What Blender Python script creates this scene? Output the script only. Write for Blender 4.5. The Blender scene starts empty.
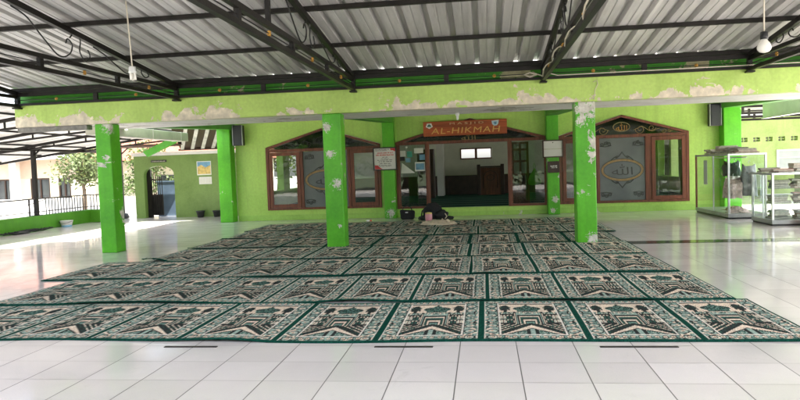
import bpy, bmesh, math, random
import numpy as np
from mathutils import Vector, Matrix, noise as mnoise

sc = bpy.context.scene
COL = sc.collection
R = random.Random(7)

# ------------------------------------------------------------------ helpers
def tag(o, label=None, cat=None, group=None, kind=None):
    if label: o['label'] = label
    if cat: o['category'] = cat
    if group: o['group'] = group
    if kind: o['kind'] = kind
    return o

def thing(name, label, cat, loc=(0, 0, 0), group=None):
    o = bpy.data.objects.new(name, None)
    o.empty_display_size = 0.1
    COL.objects.link(o)
    o.location = loc
    return tag(o, label, cat, group)

def wloc(o):
    v = Vector((0, 0, 0))
    while o is not None:
        v += o.location
        o = o.parent
    return v

class MB:
    """collects shapes in world coordinates, then links them as ONE mesh object"""
    def __init__(s):
        s.v, s.f, s.sm = [], [], []
    def add(s, vs, fs, smooth=False):
        k = len(s.v)
        s.v += [tuple(p) for p in vs]
        s.f += [tuple(i + k for i in f) for f in fs]
        s.sm += [smooth] * len(fs)
        return s
    def box(s, x0, x1, y0, y1, z0, z1):
        return s.hexa([(x0, y0, z0), (x1, y0, z0), (x1, y1, z0), (x0, y1, z0), (x0, y0, z1), (x1, y0, z1), (x1, y1, z1), (x0, y1, z1)])
    def hexa(s, p):
        return s.add(p, [(0, 3, 2, 1), (4, 5, 6, 7), (0, 1, 5, 4), (1, 2, 6, 5), (2, 3, 7, 6), (3, 0, 4, 7)])
    def prism(s, poly, d0, d1, plane='xz'):
        """poly: (a,b) points; extruded along the remaining axis between d0 and d1"""
        n = len(poly)
        def P(a, b, d):
            return (a, d, b) if plane == 'xz' else ((a, b, d) if plane == 'xy' else (d, a, b))
        vs = [P(a, b, d0) for a, b in poly] + [P(a, b, d1) for a, b in poly]
        area = sum(poly[i][0] * poly[(i + 1) % n][1] - poly[(i + 1) % n][0] * poly[i][1] for i in range(n))
        flip = (area > 0) if plane != 'xz' else (area < 0)
        idx = list(range(n))
        A = tuple(idx); B = tuple(n + i for i in idx)
        fs = [A[::-1] if flip else A, B if flip else B[::-1]]
        for i in range(n):
            j = (i + 1) % n
            q = (i, j, n + j, n + i)
            fs.append(q if flip else q[::-1])
        return s.add(vs, fs)
    def tube(s, path, r, n=8, caps=True):
        pts = [Vector(p) for p in path]
        rs = r if isinstance(r, (list, tuple)) else [r] * len(pts)
        vs, fs = [], []
        up = None
        for i, p in enumerate(pts):
            d = (pts[min(i + 1, len(pts) - 1)] - pts[max(i - 1, 0)]).normalized()
            if up is None:
                up = Vector((0, 0, 1)) if abs(d.z) < .9 else Vector((1, 0, 0))
            a = d.cross(up).normalized(); b = a.cross(d).normalized(); up = b
            for k in range(n):
                t = 2 * math.pi * k / n
                vs.append(p + a * (rs[i] * math.cos(t)) + b * (rs[i] * math.sin(t)))
        for i in range(len(pts) - 1):
            for k in range(n):
                l = (k + 1) % n
                fs.append((i * n + k, i * n + l, (i + 1) * n + l, (i + 1) * n + k))
        if caps:
            fs.append(tuple(range(n))[::-1]); fs.append(tuple((len(pts) - 1) * n + k for k in range(n)))
        return s.add(vs, fs, n > 5)
    def bar(s, a, b, w, h, up=(0, 0, 1)):
        """rectangular bar between two points"""
        a, b = Vector(a), Vector(b)
        d = (b - a).normalized(); u = Vector(up)
        if abs(d.dot(u)) > .95: u = Vector((0, 1, 0))
        sd = d.cross(u).normalized() * (w / 2); u2 = sd.cross(d).normalized() * (h / 2)
        return s.hexa([a - sd - u2, a + sd - u2, b + sd - u2, b - sd - u2, a - sd + u2, a + sd + u2, b + sd + u2, b - sd + u2])
    def lathe(s, prof, c=(0, 0, 0), n=20, caps=True):
        vs, fs = [], []
        for r, z in prof:
            for k in range(n):
                t = 2 * math.pi * k / n
                vs.append((c[0] + r * math.cos(t), c[1] + r * math.sin(t), c[2] + z))
        for i in range(len(prof) - 1):
            for k in range(n):
                l = (k + 1) % n
                fs.append((i * n + k, i * n + l, (i + 1) * n + l, (i + 1) * n + k))
        if caps:
            fs.append(tuple(range(n))[::-1]); fs.append(tuple((len(prof) - 1) * n + k for k in range(n)))
        return s.add(vs, fs, True)
    def ring(s, cx, cz, rx, rz, w, y0, y1, n=40):
        """flat elliptical ring facing -y"""
        vs, fs = [], []
        for k in range(n):
            t = 2 * math.pi * k / n
            c, q = math.cos(t), math.sin(t)
            for y in (y0, y1):
                vs.append((cx + rx * c, y, cz + rz * q)); vs.append((cx + (rx - w) * c, y, cz + (rz - w) * q))
        for k in range(n):
            a, b = 4 * k, 4 * ((k + 1) % n)
            fs += [(a, a + 1, b + 1, b), (a + 2, b + 2, b + 3, a + 3), (a, b, b + 2, a + 2), (a + 1, a + 3, b + 3, b + 1)]
        return s.add(vs, fs)
    def blob(s, c, r, amp=.15, seed=0, sub=3, flat=None):
        bm = bmesh.new()
        bmesh.ops.create_icosphere(bm, subdivisions=sub, radius=1)
        vs = []
        for v in bm.verts:
            p = v.co.copy()
            k = 1 + amp * mnoise.noise(p * 1.7 + Vector((seed * 3.1, seed, 0))) + amp * .5 * mnoise.noise(p * 4 + Vector((seed, 0, 5)))
            q = Vector((c[0] + p.x * r[0] * k, c[1] + p.y * r[1] * k, c[2] + p.z * r[2] * k))
            if flat is not None and q.z < flat: q.z = flat
            vs.append(q)
        bm.verts.index_update()
        fs = [tuple(v.index for v in f.verts) for f in bm.faces]
        bm.free()
        return s.add(vs, fs, True)
    def build(s, name, mat, parent=None, bevel=0, seg=2):
        me = bpy.data.meshes.new(name)
        off = wloc(parent) if parent is not None else Vector((0, 0, 0))
        me.from_pydata([(p[0] - off.x, p[1] - off.y, p[2] - off.z) for p in s.v], [], s.f)
        me.polygons.foreach_set('use_smooth', s.sm)
        me.materials.append(mat)
        me.update()
        o = bpy.data.objects.new(name, me)
        COL.objects.link(o)
        if parent is not None: o.parent = parent
        if bevel:
            b = o.modifiers.new('bevel', 'BEVEL'); b.width = bevel; b.segments = seg; b.limit_method = 'ANGLE'
        return o

def box(name, mat, parent, *a, bevel=0):
    return MB().box(*a).build(name, mat, parent, bevel)

def text_mesh(name, body, mat, parent, loc, width=None, height=None, extrude=.004, shear=0, spacing=1.0, align='CENTER', bold=0):
    """lettering that stands in the xz plane facing -y; loc is the middle of its base line"""
    cu = bpy.data.curves.new(name, 'FONT'); cu.body = body; cu.align_x = align
    cu.extrude = extrude; cu.shear = shear; cu.space_character = spacing; cu.offset = bold
    t = bpy.data.objects.new(name + '_curve', cu); COL.objects.link(t)
    bpy.context.view_layer.update()
    me = bpy.data.meshes.new_from_object(t)
    COL.objects.unlink(t); bpy.data.objects.remove(t)
    n = len(me.vertices); co = np.zeros(n * 3); me.vertices.foreach_get('co', co); co = co.reshape(-1, 3)
    mn, mx = co.min(0), co.max(0)
    kx = width / (mx[0] - mn[0]) if width else 1
    kz = height / (mx[1] - mn[1]) if height else kx
    if not width: kx = kz
    off = wloc(parent) if parent is not None else Vector((0, 0, 0))
    out = np.zeros_like(co)
    out[:, 0] = (co[:, 0] - (mn[0] + mx[0]) / 2) * kx + loc[0] - off.x
    out[:, 1] = -co[:, 2] + loc[1] - off.y
    out[:, 2] = (co[:, 1] - mn[1]) * kz + loc[2] - off.z
    me.vertices.foreach_set('co', out.ravel()); me.update()
    me.materials.clear(); me.materials.append(mat)
    o = bpy.data.objects.new(name, me); COL.objects.link(o); o.parent = parent
    return o

def copy_tree(o, parent=None):
    c = o.copy(); COL.objects.link(c); c.parent = parent
    for ch in list(o.children): copy_tree(ch, c)
    return c

# ------------------------------------------------------------------ materials
class NT:
    def __init__(s, name):
        s.m = bpy.data.materials.new(name); s.m.use_nodes = True
        s.t = s.m.node_tree; s.t.nodes.clear()
        s.out = s.n('ShaderNodeOutputMaterial')
    def n(s, typ, **kw):
        x = s.t.nodes.new(typ)
        for k, v in kw.items(): setattr(x, k, v)
        return x
    def l(s, a, b): s.t.links.new(a, b)
    def math(s, op, a, b=None, c=None):
        x = s.n('ShaderNodeMath', operation=op)
        for i, v in enumerate((a, b, c)):
            if v is None: continue
            if isinstance(v, (int, float)): x.inputs[i].default_value = v
            else: s.l(v, x.inputs[i])
        return x.outputs[0]
    def noise(s, vec, scale, detail=4, rough=.55, dist=0):
        x = s.n('ShaderNodeTexNoise'); x.inputs['Scale'].default_value = scale
        x.inputs['Detail'].default_value = detail; x.inputs['Roughness'].default_value = rough; x.inputs['Distortion'].default_value = dist
        s.l(vec, x.inputs['Vector']); return x.outputs['Fac']
    def ramp(s, fac, stops):
        x = s.n('ShaderNodeValToRGB'); e = x.color_ramp.elements
        while len(e) > 1: e.remove(e[-1])
        e[0].position = stops[0][0]; e[0].color = c4(stops[0][1])
        for p, c in stops[1:]:
            q = e.new(p); q.color = c4(c)
        s.l(fac, x.inputs['Fac']); return x.outputs['Color']
    def mix(s, fac, a, b, mode='MIX'):
        x = s.n('ShaderNodeMix', data_type='RGBA', blend_type=mode)
        for sock, v in ((x.inputs[0], fac), (x.inputs[6], a), (x.inputs[7], b)):
            if isinstance(v, (int, float)): sock.default_value = v
            elif isinstance(v, tuple): sock.default_value = c4(v)
            else: s.l(v, sock)
        return x.outputs[2]
    def pos(s): return s.n('ShaderNodeNewGeometry').outputs['Position']
    def obj(s): return s.n('ShaderNodeTexCoord').outputs['Object']
    def bsdf(s, color, rough=.6, metal=0, spec=.5, bump=None, bstr=.2, bdist=.01, **kw):
        b = s.n('ShaderNodeBsdfPrincipled')
        for k, v in (('Base Color', color), ('Roughness', rough), ('Metallic', metal), ('Specular IOR Level', spec)):
            if isinstance(v, tuple): b.inputs[k].default_value = c4(v)
            elif isinstance(v, (int, float)): b.inputs[k].default_value = v
            else: s.l(v, b.inputs[k])
        for k, v in kw.items(): b.inputs[k.replace('_', ' ')].default_value = v
        if bump is not None:
            x = s.n('ShaderNodeBump'); x.inputs['Strength'].default_value = bstr; x.inputs['Distance'].default_value = bdist
            s.l(bump, x.inputs['Height']); s.l(x.outputs[0], b.inputs['Normal'])
        s.l(b.outputs[0], s.out.inputs[0])
        return b

def c4(c): return tuple(c) if len(c) == 4 else (c[0], c[1], c[2], 1)
def mul(c, k): return tuple(min(1, x * k) for x in c[:3])

def plain(name, c, rough=.6, var=.18, scale=3, metal=0, spec=.5, bump=0, bscale=40, **kw):
    t = NT(name); p = t.obj()
    col = t.ramp(t.noise(p, scale, 5, .6), [(.3, mul(c, 1 - var)), (.7, mul(c, 1 + var))])
    h = t.noise(p, bscale, 3) if bump else None
    t.bsdf(col, rough, metal, spec, h, bump, .01, **kw)
    return t.m

def painted(name, c, peel=.0, plaster=(.50, .45, .36), zlow=None, zh=.2, rough=.45, dark=(.7, .75, .6), scale=1.6, blotch=.16, scars=()):
    """emulsion paint on plaster: uneven coats, scuffs, and patches where the paint has come off"""
    t = NT(name); p = t.pos()
    a = t.noise(p, scale, 6, .62, .3)
    col = t.ramp(a, [(.25, tuple(mul(c, 1)[i] * dark[i] for i in range(3))), (.5, c), (.78, mul(c, 1 + blotch))])
    fine = t.noise(p, 22, 4)
    col = t.mix(.12, col, t.ramp(fine, [(.35, mul(c, .5)), (.65, mul(c, 1.4))]))
    # faint drip streaks, stretched along z
    mp = t.n('ShaderNodeMapping'); mp.inputs['Scale'].default_value = (9, 9, .7); t.l(p, mp.inputs[0])
    st = t.noise(mp.outputs[0], 1.0, 4, .6)
    col = t.mix(t.ramp(st, [(.52, (0, 0, 0)), (.75, (.35, .35, .35))]), col, mul(c, .62))
    h = fine
    if peel > 0:
        e = t.noise(p, 3.2, 7, .66, .5)
        if zlow is not None:
            z = t.n('ShaderNodeSeparateXYZ'); t.l(p, z.inputs[0])
            k = t.math('MULTIPLY', t.math('SUBTRACT', zlow + zh, z.outputs[2]), .62 / zh)
            e = t.math('ADD', e, t.math('MULTIPLY', t.math('MINIMUM', t.math('MAXIMUM', k, -.5), .5), .30))
        e = t.math('ADD', e, t.math('MULTIPLY', t.math('SUBTRACT', t.noise(p, .9, 2), .5), 1.0))
        m = t.ramp(e, [(.72 - peel, (0, 0, 0)), (.735 - peel, (1, 1, 1))])
        pc = t.ramp(t.noise(p, 9, 5), [(.3, mul(plaster, .72)), (.55, plaster), (.75, mul(plaster, 1.35))])
        col = t.mix(m, col, pc)
        h = t.math('SUBTRACT', t.math('MULTIPLY', fine, .3), m)
    if scars:      # places where the paint has flaked off down to the white skim coat
        best = None
        for (x, y, z_, r_) in scars:
            d = t.n('ShaderNodeVectorMath', operation='DISTANCE'); t.l(p, d.inputs[0]); d.inputs[1].default_value = (x, y, z_)
            q = t.math('SUBTRACT', 1.0, t.math('DIVIDE', d.outputs['Value'], r_))
            best = q if best is None else t.math('MAXIMUM', best, q)
        e = t.math('ADD', best, t.math('MULTIPLY', t.math('SUBTRACT', t.noise(p, 17, 7, .72, 1.2), .5), 3.6))
        m2 = t.ramp(e, [(.42, (0, 0, 0)), (.45, (1, 1, 1))])
        col = t.mix(m2, col, t.ramp(t.noise(p, 14, 5), [(.3, (.42, .39, .33)), (.6, (.68, .66, .60))]))
        h = t.math('SUBTRACT', h, m2)
    t.bsdf(col, rough, 0, .4, h, .35, .006)
    return t.m

M = {}
M['beam_green'] = painted('beam_paint', (.46, .64, .155), .0, (.55, .49, .38), 2.06, .17)
M['beam_peel'] = painted('beam_paint_peeling', (.46, .64, .155), .115, (.70, .62, .48), 2.06, .17)
M['wall_green'] = painted('wall_paint', (.44, .68, .14), .0, scale=.9, dark=(.8, .86, .7))
M['wall_base'] = painted('skirting_paint', (.36, .60, .12), .03, (.6, .6, .5))
M['pillar_green'] = painted('pillar_paint', (.10, .44, .018), .045, (.62, .60, .52), dark=(.6, .72, .6), rough=.35, blotch=.45, scars=((1.50, 9.79, 1.99, .30), (1.42, 9.79, 1.80, .12), (1.56, 9.79, .07, .13), (-2.36, 9.83, 1.86, .11), (-2.30, 9.83, 1.45, .10), (-2.24, 9.83, .98, .11), (-2.2, 9.83, .35, .05), (-5.87, 9.79, 2.02, .16), (-2.2, 15.32, .12, .15), (1.62, 15.32, .35, .11), (1.56, 15.32, .1, .09)))
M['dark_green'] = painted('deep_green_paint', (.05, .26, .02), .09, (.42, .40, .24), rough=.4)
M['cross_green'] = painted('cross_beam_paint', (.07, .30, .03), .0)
M['parapet_green'] = painted('parapet_paint', (.07, .25, .015), .0, rough=.5)
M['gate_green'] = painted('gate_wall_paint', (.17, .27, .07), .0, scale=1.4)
M['pale_green'] = painted('breeze_wall_paint', (.52, .68, .26), .0)
M['soffit'] = painted('soffit_whitewash', (.78, .76, .72), .06, (.42, .39, .34), scale=2.5, dark=(.72, .7, .66))
M['hall_white'] = plain('hall_whitewash', (.72, .74, .64), .7, .08)
M['wainscot'] = plain('wainscot_tile', (.06, .03, .022), .35, .3, 6)
M['cream'] = plain('cream_render', (.78, .72, .55), .7, .08)
M['peach'] = plain('peach_render', (.66, .53, .42), .7, .08)
M['white_paint'] = plain('white_paint', (.78, .77, .74), .5, .06)
M['gutter'] = plain('gutter_grey', (.66, .63, .55), .5, .18, 2.2)
M['steel'] = plain('black_steel', (.011, .0088, .0076), .45, .45, 9, spec=.3, bump=.15)
M['rail_steel'] = plain('railing_steel', (.035, .028, .03), .45, .3)
M['wire'] = plain('wrought_wire', (.012, .012, .011), .4, .3)
M['gold'] = plain('gold_paint', (.42, .22, .035), .35, .3, 20, metal=.3)
M['gold_line'] = plain('gold_wire', (.30, .22, .08), .4, .25, 20)
M['granite'] = plain('dark_granite', (.035, .04, .036), .12, .5, 60)
M['tape'] = plain('dark_tape', (.02, .018, .018), .5, .2)
M['black_cloth'] = plain('black_cloth', (.012, .012, .014), .8, .5, 30, bump=.5, bscale=120)
M['black_plastic'] = plain('black_plastic', (.02, .02, .022), .4, .3)
M['grille'] = plain('speaker_grille', (.028, .032, .034), .6, .4, 200)
M['cream_cloth'] = plain('cream_cloth', (.66, .54, .40), .85, .18, 12, bump=.4, bscale=90)
M['pink'] = plain('pink_plastic', (.70, .30, .36), .35, .1)
M['lime'] = plain('lime_plastic', (.16, .52, .03), .4, .25, 8)
M['white_plastic'] = plain('white_plastic', (.76, .77, .75), .35, .05)
M['blue_paint'] = plain('blue_gate_paint', (.07, .105, .15), .45, .25)
M['red'] = plain('red_print', (.60, .05, .05), .5, .15)
M['ink'] = plain('black_ink', (.03, .03, .03), .6, .2)
M['paper'] = plain('paper', (.74, .74, .70), .7, .05)
M['print_blue'] = plain('print_blue', (.16, .34, .50), .6, .3, 9)
M['print_teal'] = plain('print_teal', (.05, .32, .24), .6, .3, 9)
M['print_yellow'] = plain('print_yellow', (.65, .48, .16), .6, .4, 14)
M['tan'] = plain('tan_letter', (.62, .42, .20), .45, .12)
M['letter_gold'] = plain('gold_letter', (.72, .42, .10), .35, .15, 30)
M['alu'] = plain('aluminium', (.66, .67, .68), .32, .1, 4, metal=.75)
M['alu_dark'] = plain('aluminium_base', (.36, .37, .37), .4, .2, 4, metal=.5)
M['card'] = plain('cardboard', (.34, .25, .16), .8, .25, 7)
M['book_dark'] = plain('book_cover_dark', (.10, .09, .085), .6, .5, 9)
M['book_pale'] = plain('book_block', (.55, .51, .44), .75, .25, 25)
M['book_red'] = plain('book_cover_red', (.36, .05, .05), .5, .25, 9)
M['book_green'] = plain('book_cover_green', (.05, .17, .11), .5, .25, 9)
M['grey_cloth'] = plain('grey_cloth', (.30, .31, .32), .85, .25, 10, bump=.3)
M['olive_cloth'] = plain('dark_green_cloth', (.05, .085, .06), .85, .25, 10, bump=.3)
M['trunk'] = plain('bark', (.11, .08, .055), .85, .3, 12, bump=.5, bscale=25)
M['pot'] = plain('dark_pot', (.035, .036, .038), .6, .3, 8)
M['window_dark'] = plain('dark_window_glass', (.05, .06, .065), .08, .4, 2, spec=.9)
M['cfl'] = plain('lamp_glass_white', (.85, .83, .76), .25, .04)
M['cord'] = plain('cord_beige', (.60, .55, .44), .6, .1)
M['flower'] = plain('cloth_print', (.62, .48, .46), .85, .45, 18)

def wood(name, c, scale=14, rough=.38, axis=2):
    t = NT(name); p = t.pos()
    mp = t.n('ShaderNodeMapping'); s_ = [scale, scale, scale]; s_[axis] = scale * .07
    mp.inputs['Scale'].default_value = s_; t.l(p, mp.inputs[0])
    a = t.noise(mp.outputs[0], 1.5, 6, .65, .6)
    col = t.ramp(a, [(.28, mul(c, .45)), (.5, c), (.72, mul(c, 1.5))])
    t.bsdf(col, rough, 0, .45, a, .15, .004)
    return t.m
M['wood'] = wood('brown_timber', (.17, .052, .026))
M['wood_h'] = wood('brown_timber_rail', (.17, .052, .026), axis=0)
M['sign_wood'] = wood('sign_board_wood', (.40, .085, .022), 7, .4, 0)
M['dark_wood'] = wood('dark_timber', (.045, .022, .013))
M['mimbar_wood'] = wood('carved_timber', (.15, .055, .024))

def glass(name, tint=(.75, .78, .76), refl=(1, 1, 1), rough=.0, ior=1.65):
    t = NT(name)
    tr = t.n('ShaderNodeBsdfTransparent'); tr.inputs[0].default_value = c4(tint)
    gl = t.n('ShaderNodeBsdfGlossy'); gl.inputs[0].default_value = c4(refl); gl.inputs['Roughness'].default_value = rough
    fr = t.n('ShaderNodeFresnel'); fr.inputs[0].default_value = ior
    bp = t.n('ShaderNodeBump'); bp.inputs['Strength'].default_value = .03; bp.inputs['Distance'].default_value = .02
    t.l(t.noise(t.pos(), 2.2, 2), bp.inputs['Height']); t.l(bp.outputs[0], gl.inputs['Normal'])
    bf = t.n('ShaderNodeNewGeometry').outputs['Backfacing']       # the exit face of a pane adds no mirror of its own
    fac = t.math('MULTIPLY', fr.outputs[0], t.math('SUBTRACT', 1.0, bf))
    mx = t.n('ShaderNodeMixShader'); t.l(fac, mx.inputs[0]); t.l(tr.outputs[0], mx.inputs[1]); t.l(gl.outputs[0], mx.inputs[2])
    t.l(mx.outputs[0], t.out.inputs[0])
    return t.m
M['glass'] = glass('window_glass', (.70, .73, .71), ior=1.75)
M['glass_dark'] = glass('smoked_glass', (.22, .25, .24), ior=1.5, rough=.05)
M['cab_glass'] = glass('cabinet_glass', (.93, .96, .95), ior=1.35)
def frosted():
    t = NT('sandblasted_glass')
    a = t.noise(t.pos(), 1.3, 4)
    col = t.ramp(a, [(.3, (.07, .082, .084)), (.7, (.14, .155, .152))])
    b = t.bsdf(col, .33, 0, .7)
    return t.m
M['frost'] = frosted()
M['etch'] = plain('etched_dark', (.045, .05, .044), .5, .3)
M['amber'] = plain('amber_etch', (.28, .18, .07), .45, .25, 12)

def floor_tiles():
    t = NT('white_floor_tiles'); g = t.pos()
    sp = t.n('ShaderNodeSeparateXYZ'); t.l(g, sp.inputs[0])
    tx = t.math('DIVIDE', t.math('ADD', sp.outputs[0], .5649 + 30 * .375), .375)
    ty = t.math('DIVIDE', t.math('ADD', sp.outputs[1], -3.6379 + 30 * .371), .371)
    def line(v, w):
        f = t.math('FRACT', v)
        return t.math('LESS_THAN', t.math('MINIMUM', f, t.math('SUBTRACT', 1.0, f)), w)
    lx, ly = line(tx, .0085), line(ty, .0095)
    cell = t.n('ShaderNodeCombineXYZ'); t.l(t.math('FLOOR', tx), cell.inputs[0]); t.l(t.math('FLOOR', ty), cell.inputs[1])
    wn = t.n('ShaderNodeTexWhiteNoise', noise_dimensions='2D'); t.l(cell.outputs[0], wn.inputs[0])
    base = t.ramp(wn.outputs['Value'], [(0, (.72, .67, .66)), (1, (.81, .765, .752))])
    dirt = t.noise(g, .8, 6, .65, .4)
    base = t.mix(t.ramp(dirt, [(.45, (0, 0, 0)), (.8, (.3, .3, .3))]), base, (.56, .52, .50))
    sc1 = t.noise(g, 2.6, 8, .72, 1.0)
    base = t.mix(t.ramp(sc1, [(.60, (0, 0, 0)), (.72, (.22, .22, .22))]), base, (.40, .37, .34))
    spk = t.noise(g, 120, 2)
    base = t.mix(.05, base, t.ramp(spk, [(.4, (.4, .38, .37)), (.6, (.8, .8, .8))]))
    col = t.mix(t.math('MULTIPLY', ly, .8), base, (.22, .20, .19))
    col = t.mix(t.math('MULTIPLY', lx, .9), col, (.07, .065, .06))
    gro = t.math('MAXIMUM', lx, t.math('MULTIPLY', ly, .6))
    r = t.math('ADD', t.math('MULTIPLY', t.noise(g, 2.3, 5, .6), .16), .03)
    r = t.math('ADD', r, t.math('MULTIPLY', gro, .4))
    b = t.bsdf(col, r, 0, .5)
    # each tile lies a hair out of level, and its face is slightly wavy
    bp = t.n('ShaderNodeBump'); bp.inputs['Strength'].default_value = .12; bp.inputs['Distance'].default_value = .004
    tilt = t.math('MULTIPLY', t.math('SUBTRACT', wn.outputs['Value'], .5), t.math('FRACT', tx))
    hh = t.math('ADD', t.math('MULTIPLY', tilt, 1.6), t.math('ADD', t.math('MULTIPLY', t.noise(g, 5, 2), .35), t.math('MULTIPLY', gro, -.7)))
    t.l(hh, bp.inputs['Height']); t.l(bp.outputs[0], b.inputs['Normal'])
    return t.m
M['floor'] = floor_tiles()

def zinc():
    t = NT('galvanised_sheet'); p = t.pos()
    mp = t.n('ShaderNodeMapping'); mp.inputs['Scale'].default_value = (5, .35, 1); t.l(p, mp.inputs[0])
    a = t.noise(mp.outputs[0], 2.0, 6, .65)
    b = t.noise(p, 1.1, 5, .6)
    col = t.ramp(a, [(.3, (.42, .415, .405)), (.5, (.54, .53, .515)), (.72, (.68, .665, .645))])
    col = t.mix(t.ramp(b, [(.5, (0, 0, 0)), (.75, (.45, .45, .45))]), col, (.33, .31, .28))
    sx = t.n('ShaderNodeSeparateXYZ'); t.l(p, sx.inputs[0])
    wn = t.n('ShaderNodeTexWhiteNoise', noise_dimensions='1D'); t.l(t.math('FLOOR', t.math('DIVIDE', t.math('ADD', sx.outputs[0], 20), .8466)), wn.inputs['W'])
    col = t.mix(1.0, col, t.ramp(wn.outputs['Value'], [(0, (.84, .84, .84)), (1, (1.1, 1.1, 1.1))]), 'MULTIPLY')
    # rust and water marks creep along the sheet
    mp2 = t.n('ShaderNodeMapping'); mp2.inputs['Scale'].default_value = (7, .9, 1); t.l(p, mp2.inputs[0])
    ru = t.noise(mp2.outputs[0], 1.3, 7, .7, .4)
    col = t.mix(t.ramp(ru, [(.60, (0, 0, 0)), (.78, (.55, .55, .55))]), col, (.20, .165, .13))
    t.bsdf(col, .42, .15, .5, t.noise(p, 14, 3), .12, .01)
    return t.m
M['zinc'] = zinc()
def sheet_white():
    t = NT('white_roof_sheet'); p = t.pos()
    col = t.ramp(t.noise(p, 1.2, 5), [(.3, (.60, .585, .56)), (.7, (.74, .73, .71))])
    b = t.bsdf(col, .5, 0, .4)
    tl = t.n('ShaderNodeBsdfTranslucent'); t.l(col, tl.inputs[0])
    mx = t.n('ShaderNodeMixShader'); mx.inputs[0].default_value = .28
    t.l(b.outputs[0], mx.inputs[1]); t.l(tl.outputs[0], mx.inputs[2]); t.l(mx.outputs[0], t.out.inputs[0])
    return t.m
M['sheet_white'] = sheet_white()

def leafmat(name, c):
    t = NT(name); p = t.obj()
    col = t.ramp(t.noise(p, 2.5, 3), [(.3, mul(c, .55)), (.55, c), (.75, (c[0] * 1.7, c[1] * 1.35, c[2] * .9))])
    d = t.n('ShaderNodeBsdfPrincipled'); t.l(col, d.inputs['Base Color']); d.inputs['Roughness'].default_value = .5
    tl = t.n('ShaderNodeBsdfTranslucent'); t.l(col, tl.inputs[0])
    mx = t.n('ShaderNodeMixShader'); mx.inputs[0].default_value = .35
    t.l(d.outputs[0], mx.inputs[1]); t.l(tl.outputs[0], mx.inputs[2]); t.l(mx.outputs[0], t.out.inputs[0])
    return t.m
M['leaf'] = leafmat('leaf_green', (.075, .12, .03))
M['leaf_pale'] = leafmat('leaf_pale', (.12, .16, .06))

def tilesmat():
    t = NT('clay_roof_tiles'); p = t.obj()
    w = t.n('ShaderNodeTexBrick'); w.inputs['Scale'].default_value = 4
    w.inputs['Color1'].default_value = (.34, .12, .07, 1); w.inputs['Color2'].default_value = (.22, .08, .05, 1); w.inputs['Mortar'].default_value = (.06, .03, .02, 1)
    w.inputs['Mortar Size'].default_value = .04; w.inputs['Brick Width'].default_value = .9; w.inputs['Row Height'].default_value = .6
    t.l(p, w.inputs['Vector'])
    t.bsdf(w.outputs['Color'], .7)
    return t.m
M['roof_tiles'] = tilesmat()

def ground_mat():
    t = NT('yard_paving'); p = t.pos()
    col = t.ramp(t.noise(p, .5, 6, .65), [(.3, (.30, .28, .25)), (.7, (.46, .44, .40))])
    t.bsdf(col, .85, 0, .3, t.noise(p, 20, 4), .3, .01)
    return t.m
M['ground'] = ground_mat()

def hall_carpet():
    t = NT('hall_carpet'); p = t.pos()
    sp = t.n('ShaderNodeSeparateXYZ'); t.l(p, sp.inputs[0])
    f = t.math('FRACT', t.math('DIVIDE', sp.outputs[1], .9))
    l = t.math('LESS_THAN', t.math('ABSOLUTE', t.math('SUBTRACT', f, .5)), .09)
    base = t.ramp(t.noise(p, 60, 3), [(.3, (.008, .05, .032)), (.7, (.016, .085, .055))])
    col = t.mix(l, base, (.12, .22, .17))
    t.bsdf(col, .9, 0, .1)
    return t.m
M['hall_carpet'] = hall_carpet()

def carpet_mat():
    t = NT('woven_prayer_carpet')
    a = t.n('ShaderNodeVertexColor'); a.layer_name = 'weave'
    p = t.pos()
    f = t.noise(p, 260, 2)
    col = t.mix(1.0, a.outputs[0], t.ramp(f, [(.3, (.68, .68, .68)), (.7, (1.25, 1.25, 1.25))]), 'MULTIPLY')
    w = t.noise(p, 1.3, 4, .6)
    col = t.mix(1.0, col, t.ramp(w, [(.3, (.84, .85, .84)), (.7, (1.08, 1.06, 1.04))]), 'MULTIPLY')
    t.bsdf(col, .95, 0, .03, f, .4, .004)
    return t.m
M['carpet'] = carpet_mat()

# ------------------------------------------------------------------ world, sun, camera
SUN_EL, SUN_AZ = math.radians(58), math.radians(112)     # azimuth from +y, clockwise: high on the right, a little behind the viewer
w = bpy.data.worlds.new('World'); sc.world = w; w.use_nodes = True
nt = w.node_tree; nt.nodes.clear()
wo = nt.nodes.new('ShaderNodeOutputWorld'); bg = nt.nodes.new('ShaderNodeBackground'); sk = nt.nodes.new('ShaderNodeTexSky')
sk.sky_type = 'NISHITA'; sk.sun_disc = False; sk.sun_elevation = SUN_EL; sk.sun_rotation = SUN_AZ
sk.dust_density = 3.0; sk.air_density = 1.0
bg.inputs[1].default_value = .13
hs_ = nt.nodes.new('ShaderNodeHueSaturation'); hs_.inputs['Saturation'].default_value = .5     # hazy tropical sky
nt.links.new(sk.outputs[0], hs_.inputs['Color']); nt.links.new(hs_.outputs[0], bg.inputs[0]); nt.links.new(bg.outputs[0], wo.inputs[0])
sl = bpy.data.lights.new('sun', 'SUN'); sl.energy = 4.0; sl.angle = math.radians(.5); sl.color = (1, .95, .87)
so = bpy.data.objects.new('sun', sl); COL.objects.link(so)
sd = Vector((math.sin(SUN_AZ) * math.cos(SUN_EL), math.cos(SUN_AZ) * math.cos(SUN_EL), math.sin(SUN_EL)))   # towards the sun
so.rotation_euler = sd.to_track_quat('Z', 'Y').to_euler(); so.location = (12, -6, 20)

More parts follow.
